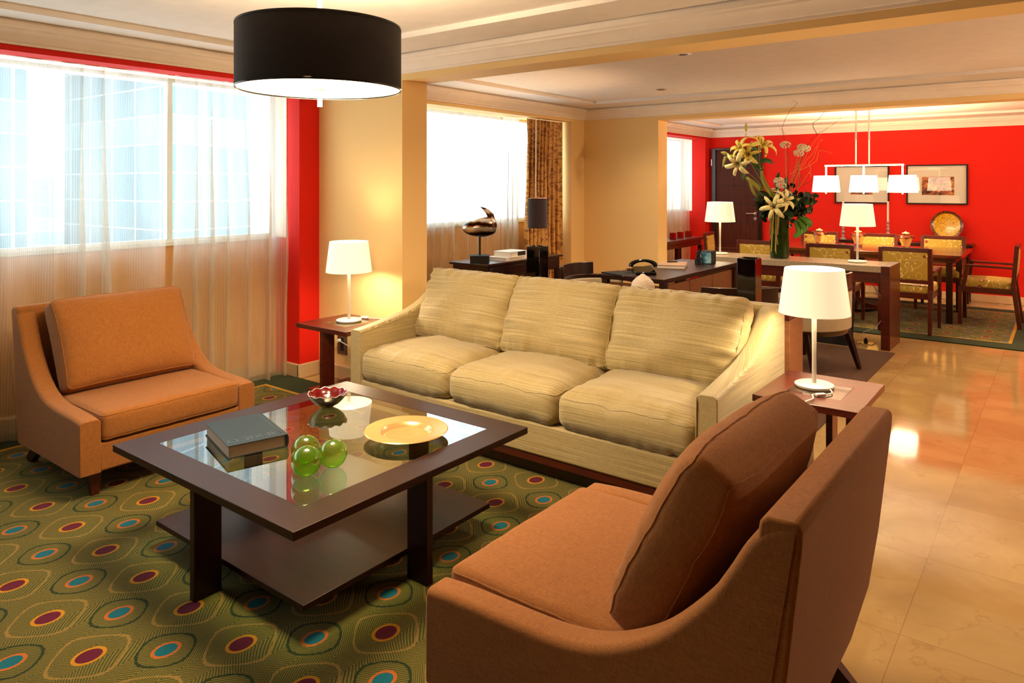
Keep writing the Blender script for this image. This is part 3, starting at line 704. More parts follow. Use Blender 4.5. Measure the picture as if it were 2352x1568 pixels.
# ---------------------------------------------------------------- pendant over the coffee table
t = thing('pendant_lamp', 'large black drum pendant lamp hanging above the coffee table', 'lamp', (-2.498, 1.913, 1.90))
b = MB(); b.lathe([(.340, 0), (.340, .262), (.337, .262), (.337, 0), (.340, 0)], n=96, cap=False); b.build('lamp_shade', fabric('black_shade_cloth', '0a0504', '160b08', 600, sheen=.05), t)
MB().lathe([(.336, .004), (.336, .258), (.334, .258), (.334, .004), (.336, .004)], n=96, cap=False).build('shade_lining', plain('white_lining', 'f2e4c8', .8), t)
MB().lathe([(.001, .012), (.333, .012), (.333, .016), (.001, .016)], n=96, cap=False).build('diffuser', M_DIFF, t)
tt = MB(); tt.lathe([(.341, -.002), (.341, .006), (.338, .006), (.338, -.002), (.341, -.002)], n=96, cap=False); tt.lathe([(.341, .257), (.341, .265), (.338, .265), (.338, .257), (.341, .257)], n=96, cap=False); tt.build('trim_ring', M_BLACK, t)
MB().lathe([(.001, -.072), (.010, -.072), (.010, -.004), (.028, .001), (.032, .011), (.001, .011)], n=24, cap=False).build('finial', M_CORD, t)
MB().cyl(0, 0, .02, .54, .009, 12).build('stem', M_CORD, t)
MB().lathe([(.001, .525), (.05, .53), (.055, .553), (.001, .553)], n=24, cap=False).build('ceiling_canopy', M_CHROME, t)
light('lamp_glow', 'POINT', (0, 0, .20), 60, (1, .78, .52), .05, t)
light('lamp_downlight', 'AREA', (0, 0, .008), 34, (1, .74, .46), parent=t, sx=.5, sy=.5)
# ---------------------------------------------------------------- coffee table objects
zt = .44
bk = thing('book', 'blue grey hardcover book with embossed title on the coffee table', 'book', (-2.692, 1.688, zt), math.radians(-15.7))
# local x: length (0.336), y: width (0.237); spine along +y side
MB().box(-.168, .168, -.118, .118, .047, .050).box(-.168, .168, -.118, .118, 0, .003).prism([(.114, 0), (.121, .01), (.122, .025), (.121, .04), (.114, .05), (.110, .047), (.110, .003)], -.168, .168, 'x').build('cover', plain('blue_grey_cloth', '22323c', .6, spec=.3), bk, bev=.001)
MB().box(-.163, .163, -.113, .112, .003, .047).build('pages', M_PAPER, bk)
MB().box(-.166, .166, .098, .102, .0496, .0506).build('hinge_groove', plain('blue_grey_line', '2a3840', .5), bk)
def text(body, size, mat, parent, loc, rot, ext=.0004, name='lettering', align='CENTER', sp=1.0):
    c = bpy.data.curves.new(name, 'FONT'); c.space_character = sp; c.body = body; c.size = size; c.extrude = ext; c.align_x = align; c.align_y = 'CENTER'
    o = bpy.data.objects.new(name, c); COL.objects.link(o); o.parent = parent; o.location = loc; o.rotation_euler = rot; c.materials.append(mat)
    bpy.context.view_layer.update(); me = bpy.data.meshes.new_from_object(o.evaluated_get(bpy.context.evaluated_depsgraph_get())); me.name = name
    bpy.data.objects.remove(o); o = bpy.data.objects.new(name, me); COL.objects.link(o); o.parent = parent; o.location = loc; o.rotation_euler = rot
    if not me.materials: me.materials.append(mat)
    return o
text('MEXICO', .058, plain('emboss_grey', '2c3e48', .35), bk, (.118, .0, .0502), (0, 0, -PI/2), name='cover_title')
GB = 'green glass balls'
for (x, y, r, lb) in ((-2.195, 1.621, .054, 'green glass ball nearest the front edge of the coffee table'), (-2.182, 1.731, .052, 'green glass ball at right of the trio'), (-2.295, 1.692, .053, 'green glass ball behind the other two')):
    tag(MB().sphere((0, 0, 0), r, 40).build('glass_ball', M_BALL, loc=(x, y, zt+r-.001)), lb, 'ball', GB)
gp = NT('gold_lacquer'); f_ = gp.noise(gp.co(), 24, 3); gp.P(color=gp.mix(f_, 'd8a868', 'e2b87c'), rough=.2, metal=.45, coat=.4)
tag(MB().lathe([(.001, 0), (.088, 0), (.094, .004), (.112, .024), (.172, .029), (.176, .031), (.172, .034), (.118, .0285), (.112, .0285), (.107, .026), (.094, .0095), (.088, .008), (.001, .007)], n=72, cap=False).build('charger_plate', gp.m, loc=(-2.20, 2.127, zt)), 'wide gold charger plate on the coffee table', 'plate')
t = thing('scalloped_bowl', 'small metal bowl with red inside and wavy rim', 'bowl', (-2.795, 2.185, zt))
def bowl(r_of):
    mb = MB(); n = 72; rs = []
    for r, z, wv_ in r_of:
        rs.append([(r*(1+.012*wv_*math.cos(12*a))*math.cos(a), r*(1+.012*wv_*math.cos(12*a))*math.sin(a), z+.0035*wv_*math.cos(12*a)) for a in (2*PI*i/n for i in range(n))])
    return mb.rings(rs, cap=False)
bowl([(.001, .004, 0), (.026, .0, 0), (.03, .004, 0), (.055, .018, 0), (.078, .040, .4), (.092, .066, 1)]).build('outer_shell', plain('silver_shell', 'a89a8a', .16, metal=1), t, ang=180)
bowl([(.092, .066, 1), (.089, .067, 1), (.076, .043, .4), (.052, .021, 0), (.03, .009, 0), (.001, .008, 0)]).build('red_lining', plain('red_enamel', '5a0406', .12), t, ang=180)
rb = [((.0908*(1+.012*math.cos(12*a)))*math.cos(a), (.0908*(1+.012*math.cos(12*a)))*math.sin(a), .067+.0035*math.cos(12*a)) for a in (2*PI*i/120 for i in range(120))]
MB().tube(rb, .002, 6, loop=True).build('rim', plain('bright_rim', 'f0e6dc', .25, metal=.7), t)
# ---------------------------------------------------------------- writing table by the second window
t = thing('writing_table', 'dark writing table below the second window with sculpture on it', 'table', (-4.24, 5.455, 0))
MB().box(-.225, .225, -.60, .60, .775, .80).build('table_top', M_WOODB, t, bev=.006)
MB().box(-.20, .20, -.575, .575, .66, .775).build('apron', M_WOODB, t, bev=.002)
for (y0, y1) in ((-.53, -.02), (.02, .53)):
    q = MB().box(.2, .212, y0, y1, .675, .76).build('drawer', M_WOODB, t, bev=.004)
for sx in (-1, 1):
    for sy in (-1, 1): MB().bar((sx*.185, sy*.555, .66), (sx*.185, sy*.555, 0), (.05, .035), (.05, .035)).build('leg', M_WOODB, t, bev=.002)
t = thing('bird_sculpture', 'silver and bronze striped bird sculpture on a black block', 'sculpture', (-4.19, 4.965, .80), math.radians(38))
MB().box(-.085, .085, -.085, .085, 0, .065).build('plinth', M_BLACKM, t, bev=.002)
MB().cyl(0, 0, .065, .24, .009, 12).build('rod', M_BLACKM, t)
st = NT('striped_metal'); q = st.xyz(st.co()); nz = st.noise(st.co(), 7, 2)
ph = st.M('SINE', st.M('ADD', st.M('MULTIPLY', q[2], 78.0), st.M('MULTIPLY', nz, 6.0)))
st.P(color=st.ramp(st.M('MULTIPLY_ADD', ph, .5, .5), [(.12, '2a140c'), (.3, '9a6434'), (.42, '3a2016'), (.6, 'd8d0c6'), (1, 'e0dad0')]), rough=.22, metal=.9)
def bird(u, v):
    pass
mb = MB(); n = 32; rs = []
for j in range(25):
    a = PI*j/24; x = -.155*math.cos(a); r = math.sin(a)**.8
    w = .085*r*(1-.12*x/.155); hgt = .088*r*(1+.25*x/.155); zc = .315+.01*(x/.155)
    rs.append([(x, w*math.cos(2*PI*i/n)+1e-4, zc+hgt*math.sin(2*PI*i/n)) for i in range(n)])
mb.rings(rs).build('body', st.m, t, ang=180)
hp = [(.085, 0, .355), (.098, 0, .39), (.095, 0, .425), (.072, 0, .455), (.040, 0, .482), (.005, 0, .50)]
mb = MB(); mb.tube([Vector(p) for p in hp], [.055, .042, .032, .023, .014, .002], 16); o = mb.build('horn', st.m, t, ang=180)
GBk = 'books on the writing table'
def flat_book(name, loc, rz, sx, sy, h, cover, label, group=None, spine=None, scol=None):
    t = thing(name, label, 'book', loc, rz, group)
    MB().box(-sx, sx, -sy, sy, 0, .003).box(-sx, sx, -sy, sy, h-.003, h).box(-sx, -sx+.003, -sy, sy, .003, h-.003).build('cover', cover, t)
    MB().box(-sx+.003, sx-.004, -sy+.004, sy-.004, .003, h-.003).build('pages', plain('white_pages', 'e8dccc', .8), t)
    return t
M_WCOV = plain('white_cover', 'e6dccf', .4)
t = flat_book('art_book', (-4.17, 5.345, .80), PI, .11, .17, .03, M_WCOV, 'white art book lying under another book on the writing table', GBk)
text('REMBRANDT', .028, plain('brown_ink', '4a2c1a', .6), t, (-.1105, .0, .015), (PI/2, 0, -PI/2), name='spine_title', sp=1.55)
t = flat_book('art_book', (-4.175, 5.40, .83), PI, .10, .135, .045, M_WCOV, 'thick white book with black spine panel, topmost on the writing table', GBk)
MB().box(-.1012, -.1, -.10, .02, .004, .041).build('spine_panel', M_BLACKM, t)
# ---------------------------------------------------------------- desk
t = thing('desk', 'dark wooden desk with tan panels in the middle room', 'desk', (-2.725, 5.87, .008))
MB().box(-.285, .275, -.77, .78, .725, .76).build('desk_top', M_WOOD, t, bev=.002)
for sx, sy in ((-1, -1), (1, -1), (-1, 1), (1, 1)): MB().box(sx*.255-.025, sx*.255+.025, sy*.74-.025, sy*.74+.025, 0, .725).build('leg', M_WOODB, t)
for i, (y0, y1) in enumerate(((-.715, -.24), (-.23, .24), (.25, .715))): MB().box(.235, .25, y0, y1, .25, .70).build('panel', M_WOODL, t, bev=.002)
MB().box(-.23, .23, -.73, -.715, .25, .70).build('modesty_panel', M_WOODL, t)
# phone
t = thing('desk_phone', 'black desk telephone with its handset on the desk corner', 'telephone', (-2.74, 5.33, .768), math.radians(-52))
MB().prism([(-.09, 0), (.09, 0), (.09, .025), (-.09, .055)], -.085, .085).build('phone_body', M_BLACK, t, bev=.006)
hs = MB().tube([(-.03, -.105*math.cos(PI*q/14), .058+.050*math.sin(PI*q/14)) for q in range(15)], [.012+.008*abs(math.cos(PI*q/14))**2 for q in range(15)], 14); hs.build('handset', M_BLACK, t)
MB().tube([(-.03+.02*math.cos(a*1.2), -.09-.002*a, .03+.012*math.sin(a*1.2)) for a in range(24)], .003, 5).build('handset_cord', M_BLACK, t)
flat_book('notebook', (-2.89, 5.20, .768), 1.2, .09, .13, .012, M_BLACKM, 'slim black folder lying left of the desk phone')
flat_book('notebook', (-2.79, 5.98, .768), math.radians(20), .12, .17, .028, plain('tan_cover', 'b08a64', .5), 'tan hardcover notebook lying on the middle of the desk')
pen = MB().tube([(-2.86, 6.02, .801), (-2.80, 6.10, .801)], .005, 8).build('pen', M_BLACK); tag(pen, 'short black pen lying on the tan notebook', 'pen')
t = thing('photo_cube', 'dark cube with a pale blue picture face on the desk', 'picture cube', (-2.645, 6.42, .768), math.radians(8))
MB().box(-.055, .055, -.065, .095, 0, .115).build('cube_body', M_BLACKM, t, bev=.004)
pb = NT('blue_photo'); pb.P(color=pb.ramp(pb.noise(pb.co(), 14, 3), [(.4, '2f6f8c'), (.6, 'a8dce8')]), rough=.3); MB().box(-.050, .050, -.067, -.065, .006, .108).build('photo_face', pb.m, t)
# seated figurine
t = thing('seated_figurine', 'small black seated thinker figurine in front of the photo cube', 'figurine', (-2.68, 6.28, .768), math.radians(-120))
mb = MB(); mb.box(-.02, .02, -.02, .02, 0, .045); mb.build('seat_block', M_BLACKM, t)
fb = MB(); sk = bpy.data.meshes.new('figure')
V_ = [(0, 0, .055), (0, .004, .085), (0, .012, .112), (0, .022, .128), (0, .030, .142), (.014, .0, .053), (.018, .042, .060), (.018, .046, .006), (-.014, 0, .053), (-.018, .042, .060), (-.018, .046, .006), (.024, .010, .110), (.026, .034, .085), (.010, .038, .118), (-.024, .010, .110), (-.026, .03, .085), (-.016, .044, .066), (.018, .058, .004), (-.018, .058, .004)]
E_ = [(0,1),(1,2),(2,3),(3,4),(0,5),(5,6),(6,7),(7,17),(0,8),(8,9),(9,10),(10,18),(2,11),(11,12),(12,13),(2,14),(14,15),(15,16)]
sk.from_pydata(V_, E_, []); fo = bpy.data.objects.new('figure', sk); COL.objects.link(fo); fo.parent = t; sk.materials.append(M_BLACKM)
fo.modifiers.new('sk', 'SKIN'); rad = [.014, .013, .015, .007, .012, .010, .008, .005, .010, .008, .005, .007, .005, .004, .007, .005, .004, .004, .004]
for v_, r_ in zip(sk.skin_vertices[0].data, rad): v_.radius = (r_, r_)
sk.skin_vertices[0].data[0].use_root = True; fo.modifiers.new('sb', 'SUBSURF').levels = 1
# tub chairs
def tub_chair(loc, rz, label):
    """local: faces -y ... back at +y"""
    t = thing('tub_chair', label, 'chair', loc, rz, 'dark framed tub chairs around the desk'); R = .345
    def path(k, r=R, z0=.665, n=40):
        out = []
        for i in range(n+1):
            s_ = i/n; a = -25+230*s_  # degrees, 90 = back
            ar = math.radians(a); x = r*1.02*math.cos(ar); y = r*.88*math.sin(ar)
            if i == 0 or i == n: pass
            out.append((x, y, z0-.02*(1-math.sin(ar)*.5-.5)+k))
        return [( .33, -.30, z0-.045+k)]+out[3:-3]+[(-.33, -.30, z0-.045+k)]
    rail = MB(); pts = path(0); rs = []
    for i, p in enumerate(pts):
        a = Vector(pts[max(0, i-1)]); b = Vector(pts[min(len(pts)-1, i+1)]); tg = (b-a).normalized(); nn_ = Vector((tg.y, -tg.x, 0)).normalized(); p = Vector(p)
        rs.append([p+nn_*.022-Vector((0, 0, .018)), p+nn_*.022+Vector((0, 0, .018)), p-nn_*.022+Vector((0, 0, .018)), p-nn_*.022-Vector((0, 0, .018))])
    rail.rings(rs).build('top_rail', M_WOODB, t, bev=.006)
    mid = [p for p in pts if p[1] > R*.60]; rs = []
    for i, p in enumerate(mid):
        p = Vector(p); nn_ = Vector((p.x, p.y*1.2, 0)).normalized(); b0 = p+Vector((0, 0, .016)); t0 = p+Vector((0, 0, .125))
        rs.append([b0+nn_*.020, t0+nn_*.020, t0-nn_*.006, b0-nn_*.012])
    MB().rings(rs).build('crest_rail', M_WOODB, t, bev=.004)
    sh = MB(); rs = []
    for p in pts[1:-1]:
        p = Vector(p); nn_ = Vector((p.x, p.y, 0)).normalized(); c0 = Vector((p.x, p.y, 0))
        rs.append([c0+nn_*.012+Vector((0, 0, .34)), c0+nn_*.016+Vector((0, 0, p.z-.016)), c0-nn_*.05+Vector((0, 0, p.z-.020)), c0-nn_*.06+Vector((0, 0, .34))])
    sh.rings(rs).build('upholstered_shell', M_CREAMF, t, bev=.008)
    MB().lathe([(.001, .30), (.33, .30), (.335, .31), (.335, .345), (.33, .35), (.001, .35)], n=40, cap=False, sy=.9).build('seat_frame', M_WOODB, t)
    MB().lathe([(.001, .34), (.27, .34), (.285, .36), (.285, .42), (.26, .445), (.001, .455)], n=40, cap=False, sy=.92).build('seat_cushion', M_CREAMF, t)
    for sx, sy in ((-1, -1), (1, -1), (-1, 1), (1, 1)):
        MB().bar((sx*.23, sy*.20, .31), (sx*.265, sy*.26+(.03 if sy > 0 else 0), .008), (.05, .03), (.045, .028)).build('leg', M_WOODB, t, bev=.003)
    for sx in (-1, 1): MB().bar((sx*.315, -.285, .62), (sx*.27, -.24, .33), .04, .03).build('arm_support', M_WOODB, t, bev=.003)
    return t
t0 = tub_chair((-3.25, 5.47, 0), math.radians(90), 'tub chair with pale shell on the window side of the desk')
dup(t0, (-1.93, 5.12, 0), math.radians(215), 'tub chair directly behind the black square vase')
dup(t0, (-1.70, 6.22, 0), math.radians(245), 'cream backed tub chair half hidden behind the right lamp shade')
# pedestal under console
t = thing('low_cabinet', 'low dark cabinet under the granite console by the brown rug', 'cabinet', (-1.92, 7.32, 0))
MB().box(-.31, .31, -.12, .12, .0, .455).build('cabinet_body', M_BLACKM, t, bev=.004)
MB().box(-.315, .315, -.125, .125, .455, .47).build('cabinet_top', M_WOODL, t, bev=.002)
# ---------------------------------------------------------------- granite console
t = thing('console_table', 'long granite-topped console carrying the flower vase', 'table', (-2.13, 7.455, 0))
MB().box(-.87, .80, -.25, .25, .70, .758).build('granite_top', M_GRANITE, t, bev=.003)
MB().box(-.87, .80, -.235, .235, .60, .70).build('apron', M_WOODR, t, bev=.002)
MB().box(.80, .875, -.25, .25, 0, .76).build('side_panel', M_WOODR, t, bev=.003)
MB().box(-.945, -.87, -.25, .25, 0, .76).build('side_panel', M_WOODR, t, bev=.003)
# ---------------------------------------------------------------- flowers
rf = random.Random(4)
fv = thing('flower_arrangement', 'tall bouquet of yellow lilies, leaves and twigs in a green vase', 'flowers', (-2.30, 7.43, .76), YAW)
vg = NT('dark_green_vase'); vg.P(color=vg.mix(vg.noise(vg.co(), 12, 3), '0c1a04', '24380c'), rough=.12, spec=.4)
MB().lathe([(.001, 0), (.086, 0), (.092, .006), (.092, .37), (.098, .40), (.094, .40), (.087, .37), (.087, .33), (.001, .33)], n=40, cap=False).build('vase', vg.m, fv)
M_STEM = plain('stem_green', '7f8a2c', .5); M_LEAF = plain('leaf_green', '2c5212', .4); M_LEAFL = plain('leaf_lime', '9a9c34', .45); M_LEAFD = plain('leaf_dark', '122806', .4)
M_TWIG = plain('twig_brown', '5a2c14', .7); M_TWIGY = plain('twig_yellow', 'd8a83c', .6)
def pet(name, base_, centre_):
    n = NT(name); 
    return n.P(color=n.mix(n.noise(n.co(), 20, 2), base_, centre_), rough=.45, sheen=.2)
M_LILY = pet('lily_yellow', 'f0d22c', 'f2e27c'); M_LILYW = pet('lily_cream', 'f0dc6c', 'f4eab4'); M_WHITEF = pet('white_blossom', 'f0e8cc', 'e8dcb0'); M_BUD = pet('bud_green', 'b0aa3c', 'd0c860')
K = .00440
def L(u, v, dd=0): return Vector(((u-1787)*K, dd, (592-v)*K))
def curve(P, k=6):
    P = [Vector(p) for p in P]; out = []
    for i in range(len(P)-1):
        p0, p1, p2, p3 = P[max(i-1, 0)], P[i], P[i+1], P[min(i+2, len(P)-1)]
        for s_ in range(k):
            t = s_/k; out.append(.5*((2*p1)+(-p0+p2)*t+(2*p0-5*p1+4*p2-p3)*t*t+(-p0+3*p1-3*p2+p3)*t**3))
    return out+[P[-1]]
def leafstrip(mb, P, w, up=Vector((0, -1, .3)), n=10):
    C = curve(P, 5); m_ = len(C)
    A = []
    for i, p in enumerate(C):
        t = i/(m_-1); tg = (C[min(i+1, m_-1)]-C[max(i-1, 0)]).normalized(); sd = tg.cross(up).normalized(); ww_ = w*math.sin(PI*min(1, (t*.92+.05)))**.8/2
        A.append([mb.bm.verts.new(p-sd*ww_), mb.bm.verts.new(p-up.normalized()*ww_*.25), mb.bm.verts.new(p+sd*ww_)])
    for a, b in zip(A, A[1:]):
        for k in (0, 1): mb.bm.faces.new((a[k], a[k+1], b[k+1], b[k]))
def lily(c, axis, size, mat, name='lily'):
    mb = MB(); axis = Vector(axis).normalized(); u = axis.cross(Vector((0, 0, 1))); u = u.normalized() if u.length > .1 else Vector((1, 0, 0)); w = axis.cross(u)
    for k in range(6):
        a = 2*PI*k/6+.2; r = u*math.cos(a)+w*math.sin(a); wd = size*(.28 if k % 2 else .38)
        P = [c, c+axis*size*.38+r*size*.15, c+axis*size*.66+r*size*.48, c+axis*size*.56+r*size*.90, c+axis*size*.26+r*size*1.10]
        leafstrip(mb, P, wd, up=-(axis*.6-r*.5))
    o = mb.build(name, mat, fv, recalc=False, ang=180, solid=.0015)
    st_ = MB()
    for k in range(5):
        a = 2*PI*k/5; r = u*math.cos(a)+w*math.sin(a); st_.tube([c+axis*size*.1, c+axis*size*.5+r*size*.12, c+axis*size*.72+r*size*.2], .0016, 5); st_.sphere(c+axis*size*.72+r*size*.2, .005, 6)
    st_.build('stamens', M_TWIG, o)
    return o
lily(L(1738, 345, -.02), (.25, -.6, .75), .155, M_LILY); lily(L(1722, 352, .03), (-.5, -.6, -.1), .12, M_LILY)
lily(L(1702, 345, -.03), (-.8, -.5, .5), .12, M_LILY); lily(L(1690, 372, -.05), (-.5, -.8, -.35), .13, M_LILYW)
lily(L(1765, 475, -.13), (-.45, -.85, .1), .13, M_LILYW); lily(L(1780, 462, -.13), (.35, -.85, .3), .12, M_LILYW)
for (u, v, a, s_) in ((1710, 292, (0, 0, 1), .085), (1660, 351, (-1, 0, .25), .07), (1697, 330, (-.6, 0, 1), .06)):
    a = Vector(a).normalized(); c = L(u, v); mb = MB(); mb.tube([c-a*s_*.55, c-a*s_*.25, c, c+a*s_*.3, c+a*s_*.55], [.004, .014, .018, .012, .002], 10); mb.build('lily_bud', M_BUD, fv)
stems = [[(1785, 470), (1760, 430), (1742, 385), (1738, 350)], [(1780, 470), (1745, 415), (1722, 370), (1706, 345), (1712, 305)], [(1778, 475), (1740, 420), (1712, 395), (1692, 375)], [(1795, 470), (1800, 430), (1805, 360), (1802, 345)], [(1800, 470), (1815, 420), (1825, 370), (1826, 362)], [(1803, 470), (1822, 410), (1840, 360), (1848, 350)], [(1772, 470), (1730, 430), (1700, 400)], [(1800, 475), (1826, 430), (1832, 375)], [(1782, 465), (1755, 410), (1752, 380)]]
mb = MB()
for i, S in enumerate(stems): mb.tube(curve([L(u, v, rf.uniform(-.05, .05)) for u, v in S]), .0035, 6)
mb.build('stems', M_STEM, fv)
for i, (u, v) in enumerate(((1800, 332), (1826, 352), (1838, 338), (1848, 340), (1788, 425), (1800, 445), (1775, 440), (1781, 415))):
    mb = MB(); c = L(u, v, rf.uniform(-.06, .03)); R_ = .048
    for k in range(75):
        d_ = Vector((rf.gauss(0, 1), rf.gauss(0, 1), rf.gauss(.2, .8))).normalized(); p = c+Vector((d_.x*R_, d_.y*R_, d_.z*R_*.7))
        mb.sphere(p, rf.uniform(.006, .010), 6, (1, 1, .7))
    mb.build('blossom_cluster', M_WHITEF, fv)
big = [([(1770, 470), (1740, 430), (1715, 410), (1712, 412)], .05, M_LEAFL), ([(1775, 465), (1750, 420), (1742, 385)], .045, M_LEAFL), ([(1765, 470), (1730, 445), (1712, 405)], .035, M_LEAFL), ([(1738, 372), (1755, 368), (1770, 375)], .05, M_LEAF), ([(1728, 350), (1735, 375), (1745, 392)], .07, M_LEAF), ([(1700, 362), (1705, 385), (1700, 415)], .045, M_LEAF), ([(1708, 345), (1728, 338), (1738, 350)], .05, M_LEAF), ([(1690, 362), (1665, 358), (1655, 385)], .03, M_LEAFL), ([(1785, 450), (1784, 420), (1783, 395)], .05, M_LEAF), ([(1800, 450), (1803, 425), (1806, 405)], .05, M_LEAF),
    ([(1820, 460), (1845, 455), (1862, 458)], .06, M_LEAFL), ([(1820, 470), (1850, 465), (1862, 474)], .05, M_LEAF), ([(1825, 480), (1845, 482), (1855, 484)], .06, M_LEAF), ([(1760, 465), (1738, 462), (1742, 485)], .08, M_LEAFD), ([(1762, 450), (1745, 445), (1738, 460)], .07, M_LEAFD), ([(1755, 480), (1745, 495), (1757, 510)], .07, M_LEAFD)]
for P_, w_, m_ in big:
    mb = MB(); leafstrip(mb, [L(u, v, rf.uniform(-.07, .05)) for u, v in P_], w_); mb.build('leaf', m_, fv, recalc=False, ang=180, solid=.001)
mb = MB()
for k in range(260):
    a = rf.uniform(0, 2*PI); c = L(1797+rf.gauss(0, 24), 480+rf.gauss(0, 15), rf.uniform(-.10, .09)); d_ = Vector((rf.uniform(-1, 1), rf.uniform(-1, .6), rf.uniform(-.5, .9))).normalized()*rf.uniform(.06, .11)
    leafstrip(mb, [c, c+d_*.5+Vector((0, 0, .012)), c+d_], rf.uniform(.035, .06), up=Vector((rf.uniform(-1, 1), -1, rf.uniform(-.5, .5))))
o = mb.build('foliage', M_LEAFD, fv, recalc=False, ang=180); o['kind'] = 'stuff'
for (u, v, r_) in ((1808, 462, .055), (1800, 492, .05)):
    mb = MB(); c = L(u, v, -.10)
    for ring_ in range(4):
        for k in range(9-ring_):
            a = 2*PI*k/(9-ring_)+ring_*.4; rr = r_*(1-ring_*.24); d_ = Vector((math.cos(a), -.35-ring_*.25, math.sin(a))).normalized(); leafstrip(mb, [c, c+d_*rr*.6, c+d_*rr], .026, up=Vector((0, -1, 0)))
    mb.build('succulent', M_LEAF, fv, recalc=False, ang=180, solid=.002)
for (u, v, tip) in ((1820, 505, [(1828, 530), (1815, 545)]), (1825, 500, [(1840, 520), (1832, 535)]), (1830, 495, [(1850, 510), (1846, 522)])):
    mb = MB(); leafstrip(mb, [L(u, v, -.03)]+[L(a, b, -.05) for a, b in tip], .07); mb.build('leaf', plain('leaf_bright', '4f8a16', .4), fv, recalc=False, ang=180, solid=.001)
mb = MB()
for k in range(16):
    u0 = 1770+rf.uniform(-9, 9); ln = rf.uniform(45, 95); dd = -.105+rf.uniform(-.015, .015)
    mb.tube(curve([L(u0, 488, dd), L(u0-3+rf.uniform(-2, 2), 488+ln*.5, dd), L(u0-3+rf.uniform(-4, 4), 488+ln, dd)], 4), rf.uniform(.003, .005), 5)
mb.build('hanging_amaranth', plain('amaranth_pale', 'a89648', .8), fv)
tw = [[(1800, 460), (1812, 400), (1803, 340), (1799, 310), (1797, 285), (1808, 255), (1822, 238), (1818, 230)], [(1803, 460), (1830, 400), (1850, 340), (1872, 310), (1895, 295), (1930, 270)], [(1806, 460), (1840, 420), (1835, 400), (1825, 430)], [(1840, 425), (1870, 410)], [(1872, 310), (1866, 285), (1880, 270), (1895, 250), (1905, 235)]]
tw2 = [[(1803, 460), (1835, 390), (1862, 350), (1880, 320), (1888, 325)], [(1835, 390), (1870, 370), (1885, 345), (1912, 352)], [(1805, 460), (1850, 395), (1858, 375), (1870, 365), (1878, 335)], [(1850, 395), (1862, 400), (1858, 405)], [(1799, 310), (1788, 290), (1786, 280)], [(1812, 400), (1840, 380), (1865, 330), (1895, 290)]]
for T_, r_, m_ in [(x, .0030, M_TWIG) for x in tw]+[(x, .0022, M_TWIGY) for x in tw2]:
    pts_ = curve([L(u+rf.uniform(-3, 3), v, rf.uniform(-.04, .04)) for u, v in T_], 6); pts_ = [p+Vector((noise.noise(p*30)*.012, 0, 0)) for p in pts_]
    MB().tube(pts_, [max(.0012, r_*(1-.6*i/len(pts_))) for i in range(len(pts_))], 6).build('twig', m_, fv)
# ---------------------------------------------------------------- dining table and chairs
t = thing('dining_table', 'long glossy dining table in the red-walled room', 'table', (-2.05, 9.42, .010))
M_DTOP = wood('polished_mahogany', '4a150a', '6e2614', .12, coat=1)
MB().box(-1.18, 1.18, -.55, .55, .705, .74).build('table_top', M_DTOP, t, bev=.004)
MB().box(-1.12, 1.12, -.49, .49, .655, .705).build('apron', M_WOODR, t)
for sx in (-1, 1):
    for sy in (-1, 1): MB().box(sx*1.06-.03, sx*1.06+.03, sy*.44-.03, sy*.44+.03, 0, .655).build('leg', M_WOODB, t, bev=.002)
MB().lathe([(.28, 0), (.30, .03), (.12, .08), (.07, .16), (.07, .40), (.14, .60), (.14, .635)], n=24).build('pedestal', M_WOODB, t)
def dining_chair(loc, rz, label):
    """local: faces +y, back at -y"""
    t = thing('dining_chair', label, 'chair', loc, rz, 'carved back floral dining chairs'); w = .245
    for sx in (-1, 1):
        mb = MB(); mb.bar((sx*(w-.02), 0, .44), (sx*(w-.02), -.055, 0), .04, (.045, .032)); mb.build('leg', M_WOODR, t, bev=.002)
        MB().bar((sx*(w-.02), 0, .44), (sx*(w-.02), -.03, .855), .04, (.045, .028)).build('back_post', M_WOODR, t, bev=.002)
        MB().bar((sx*(w-.02), .47, .40), (sx*(w-.02), .47, 0), .038, (.038, .03)).build('leg', M_WOODR, t, bev=.002)
        MB().bar((sx*(w-.01), -.01, .625), (sx*(w-.01), .42, .635), .045, .022).build('armrest', M_WOODR, t, bev=.004)
        MB().bar((sx*(w-.01), .40, .63), (sx*(w-.015), .44, .38), .035, .03).build('arm_support', M_WOODR, t, bev=.003)
    MB().box(-w+.035, w-.035, -.045, -.012, .815, .858).build('top_rail', M_WOODR, t, bev=.002)
    MB().box(-w+.035, w-.035, -.03, .004, .50, .535).build('back_rail', M_WOODR, t, bev=.002)
    MB().box(-w+.02, w-.02, -.012, .48, .345, .405).build('seat_rail', M_WOODR, t, bev=.003)
    cushion('back_panel', M_FLORAL, t, (2*w-.078, .285, .032), .012, .010, 0, 0, 0, 1, loc=(0, -.018, .675), rot=(math.radians(94), 0, 0), N=(8, 8, 2))
    cushion('seat_cushion', M_FLORAL, t, (2*w-.05, .47, .085), .028, .022, .004, 0, 0, 3, loc=(0, .235, .435), N=(12, 12, 3))
    return t
zc = .010
c0 = dining_chair((-1.285, 8.19, zc), math.radians(-2), 'floral backed dining chair nearest the console leg, back to the camera')
dup(c0, (-2.0, 8.19, zc), 0, 'floral dining chair seen behind the right console lamp, back to the camera')
dup(c0, (-2.77, 8.19, zc), 0, 'floral dining chair left of the flower vase, back to the camera')
dup(c0, (-2.65, 10.27, zc), PI, 'floral dining chair on the far side, behind the left gold urn')
dup(c0, (-1.945, 10.27, zc), PI, 'floral dining chair on the far side, behind the middle gold urn')
dup(c0, (-1.205, 10.27, zc), PI, 'floral dining chair on the far side, in front of the mosaic plate')
dup(c0, (-3.74, 9.20, zc), -PI/2+.15, 'floral dining chair at the left end, in front of the dark door')
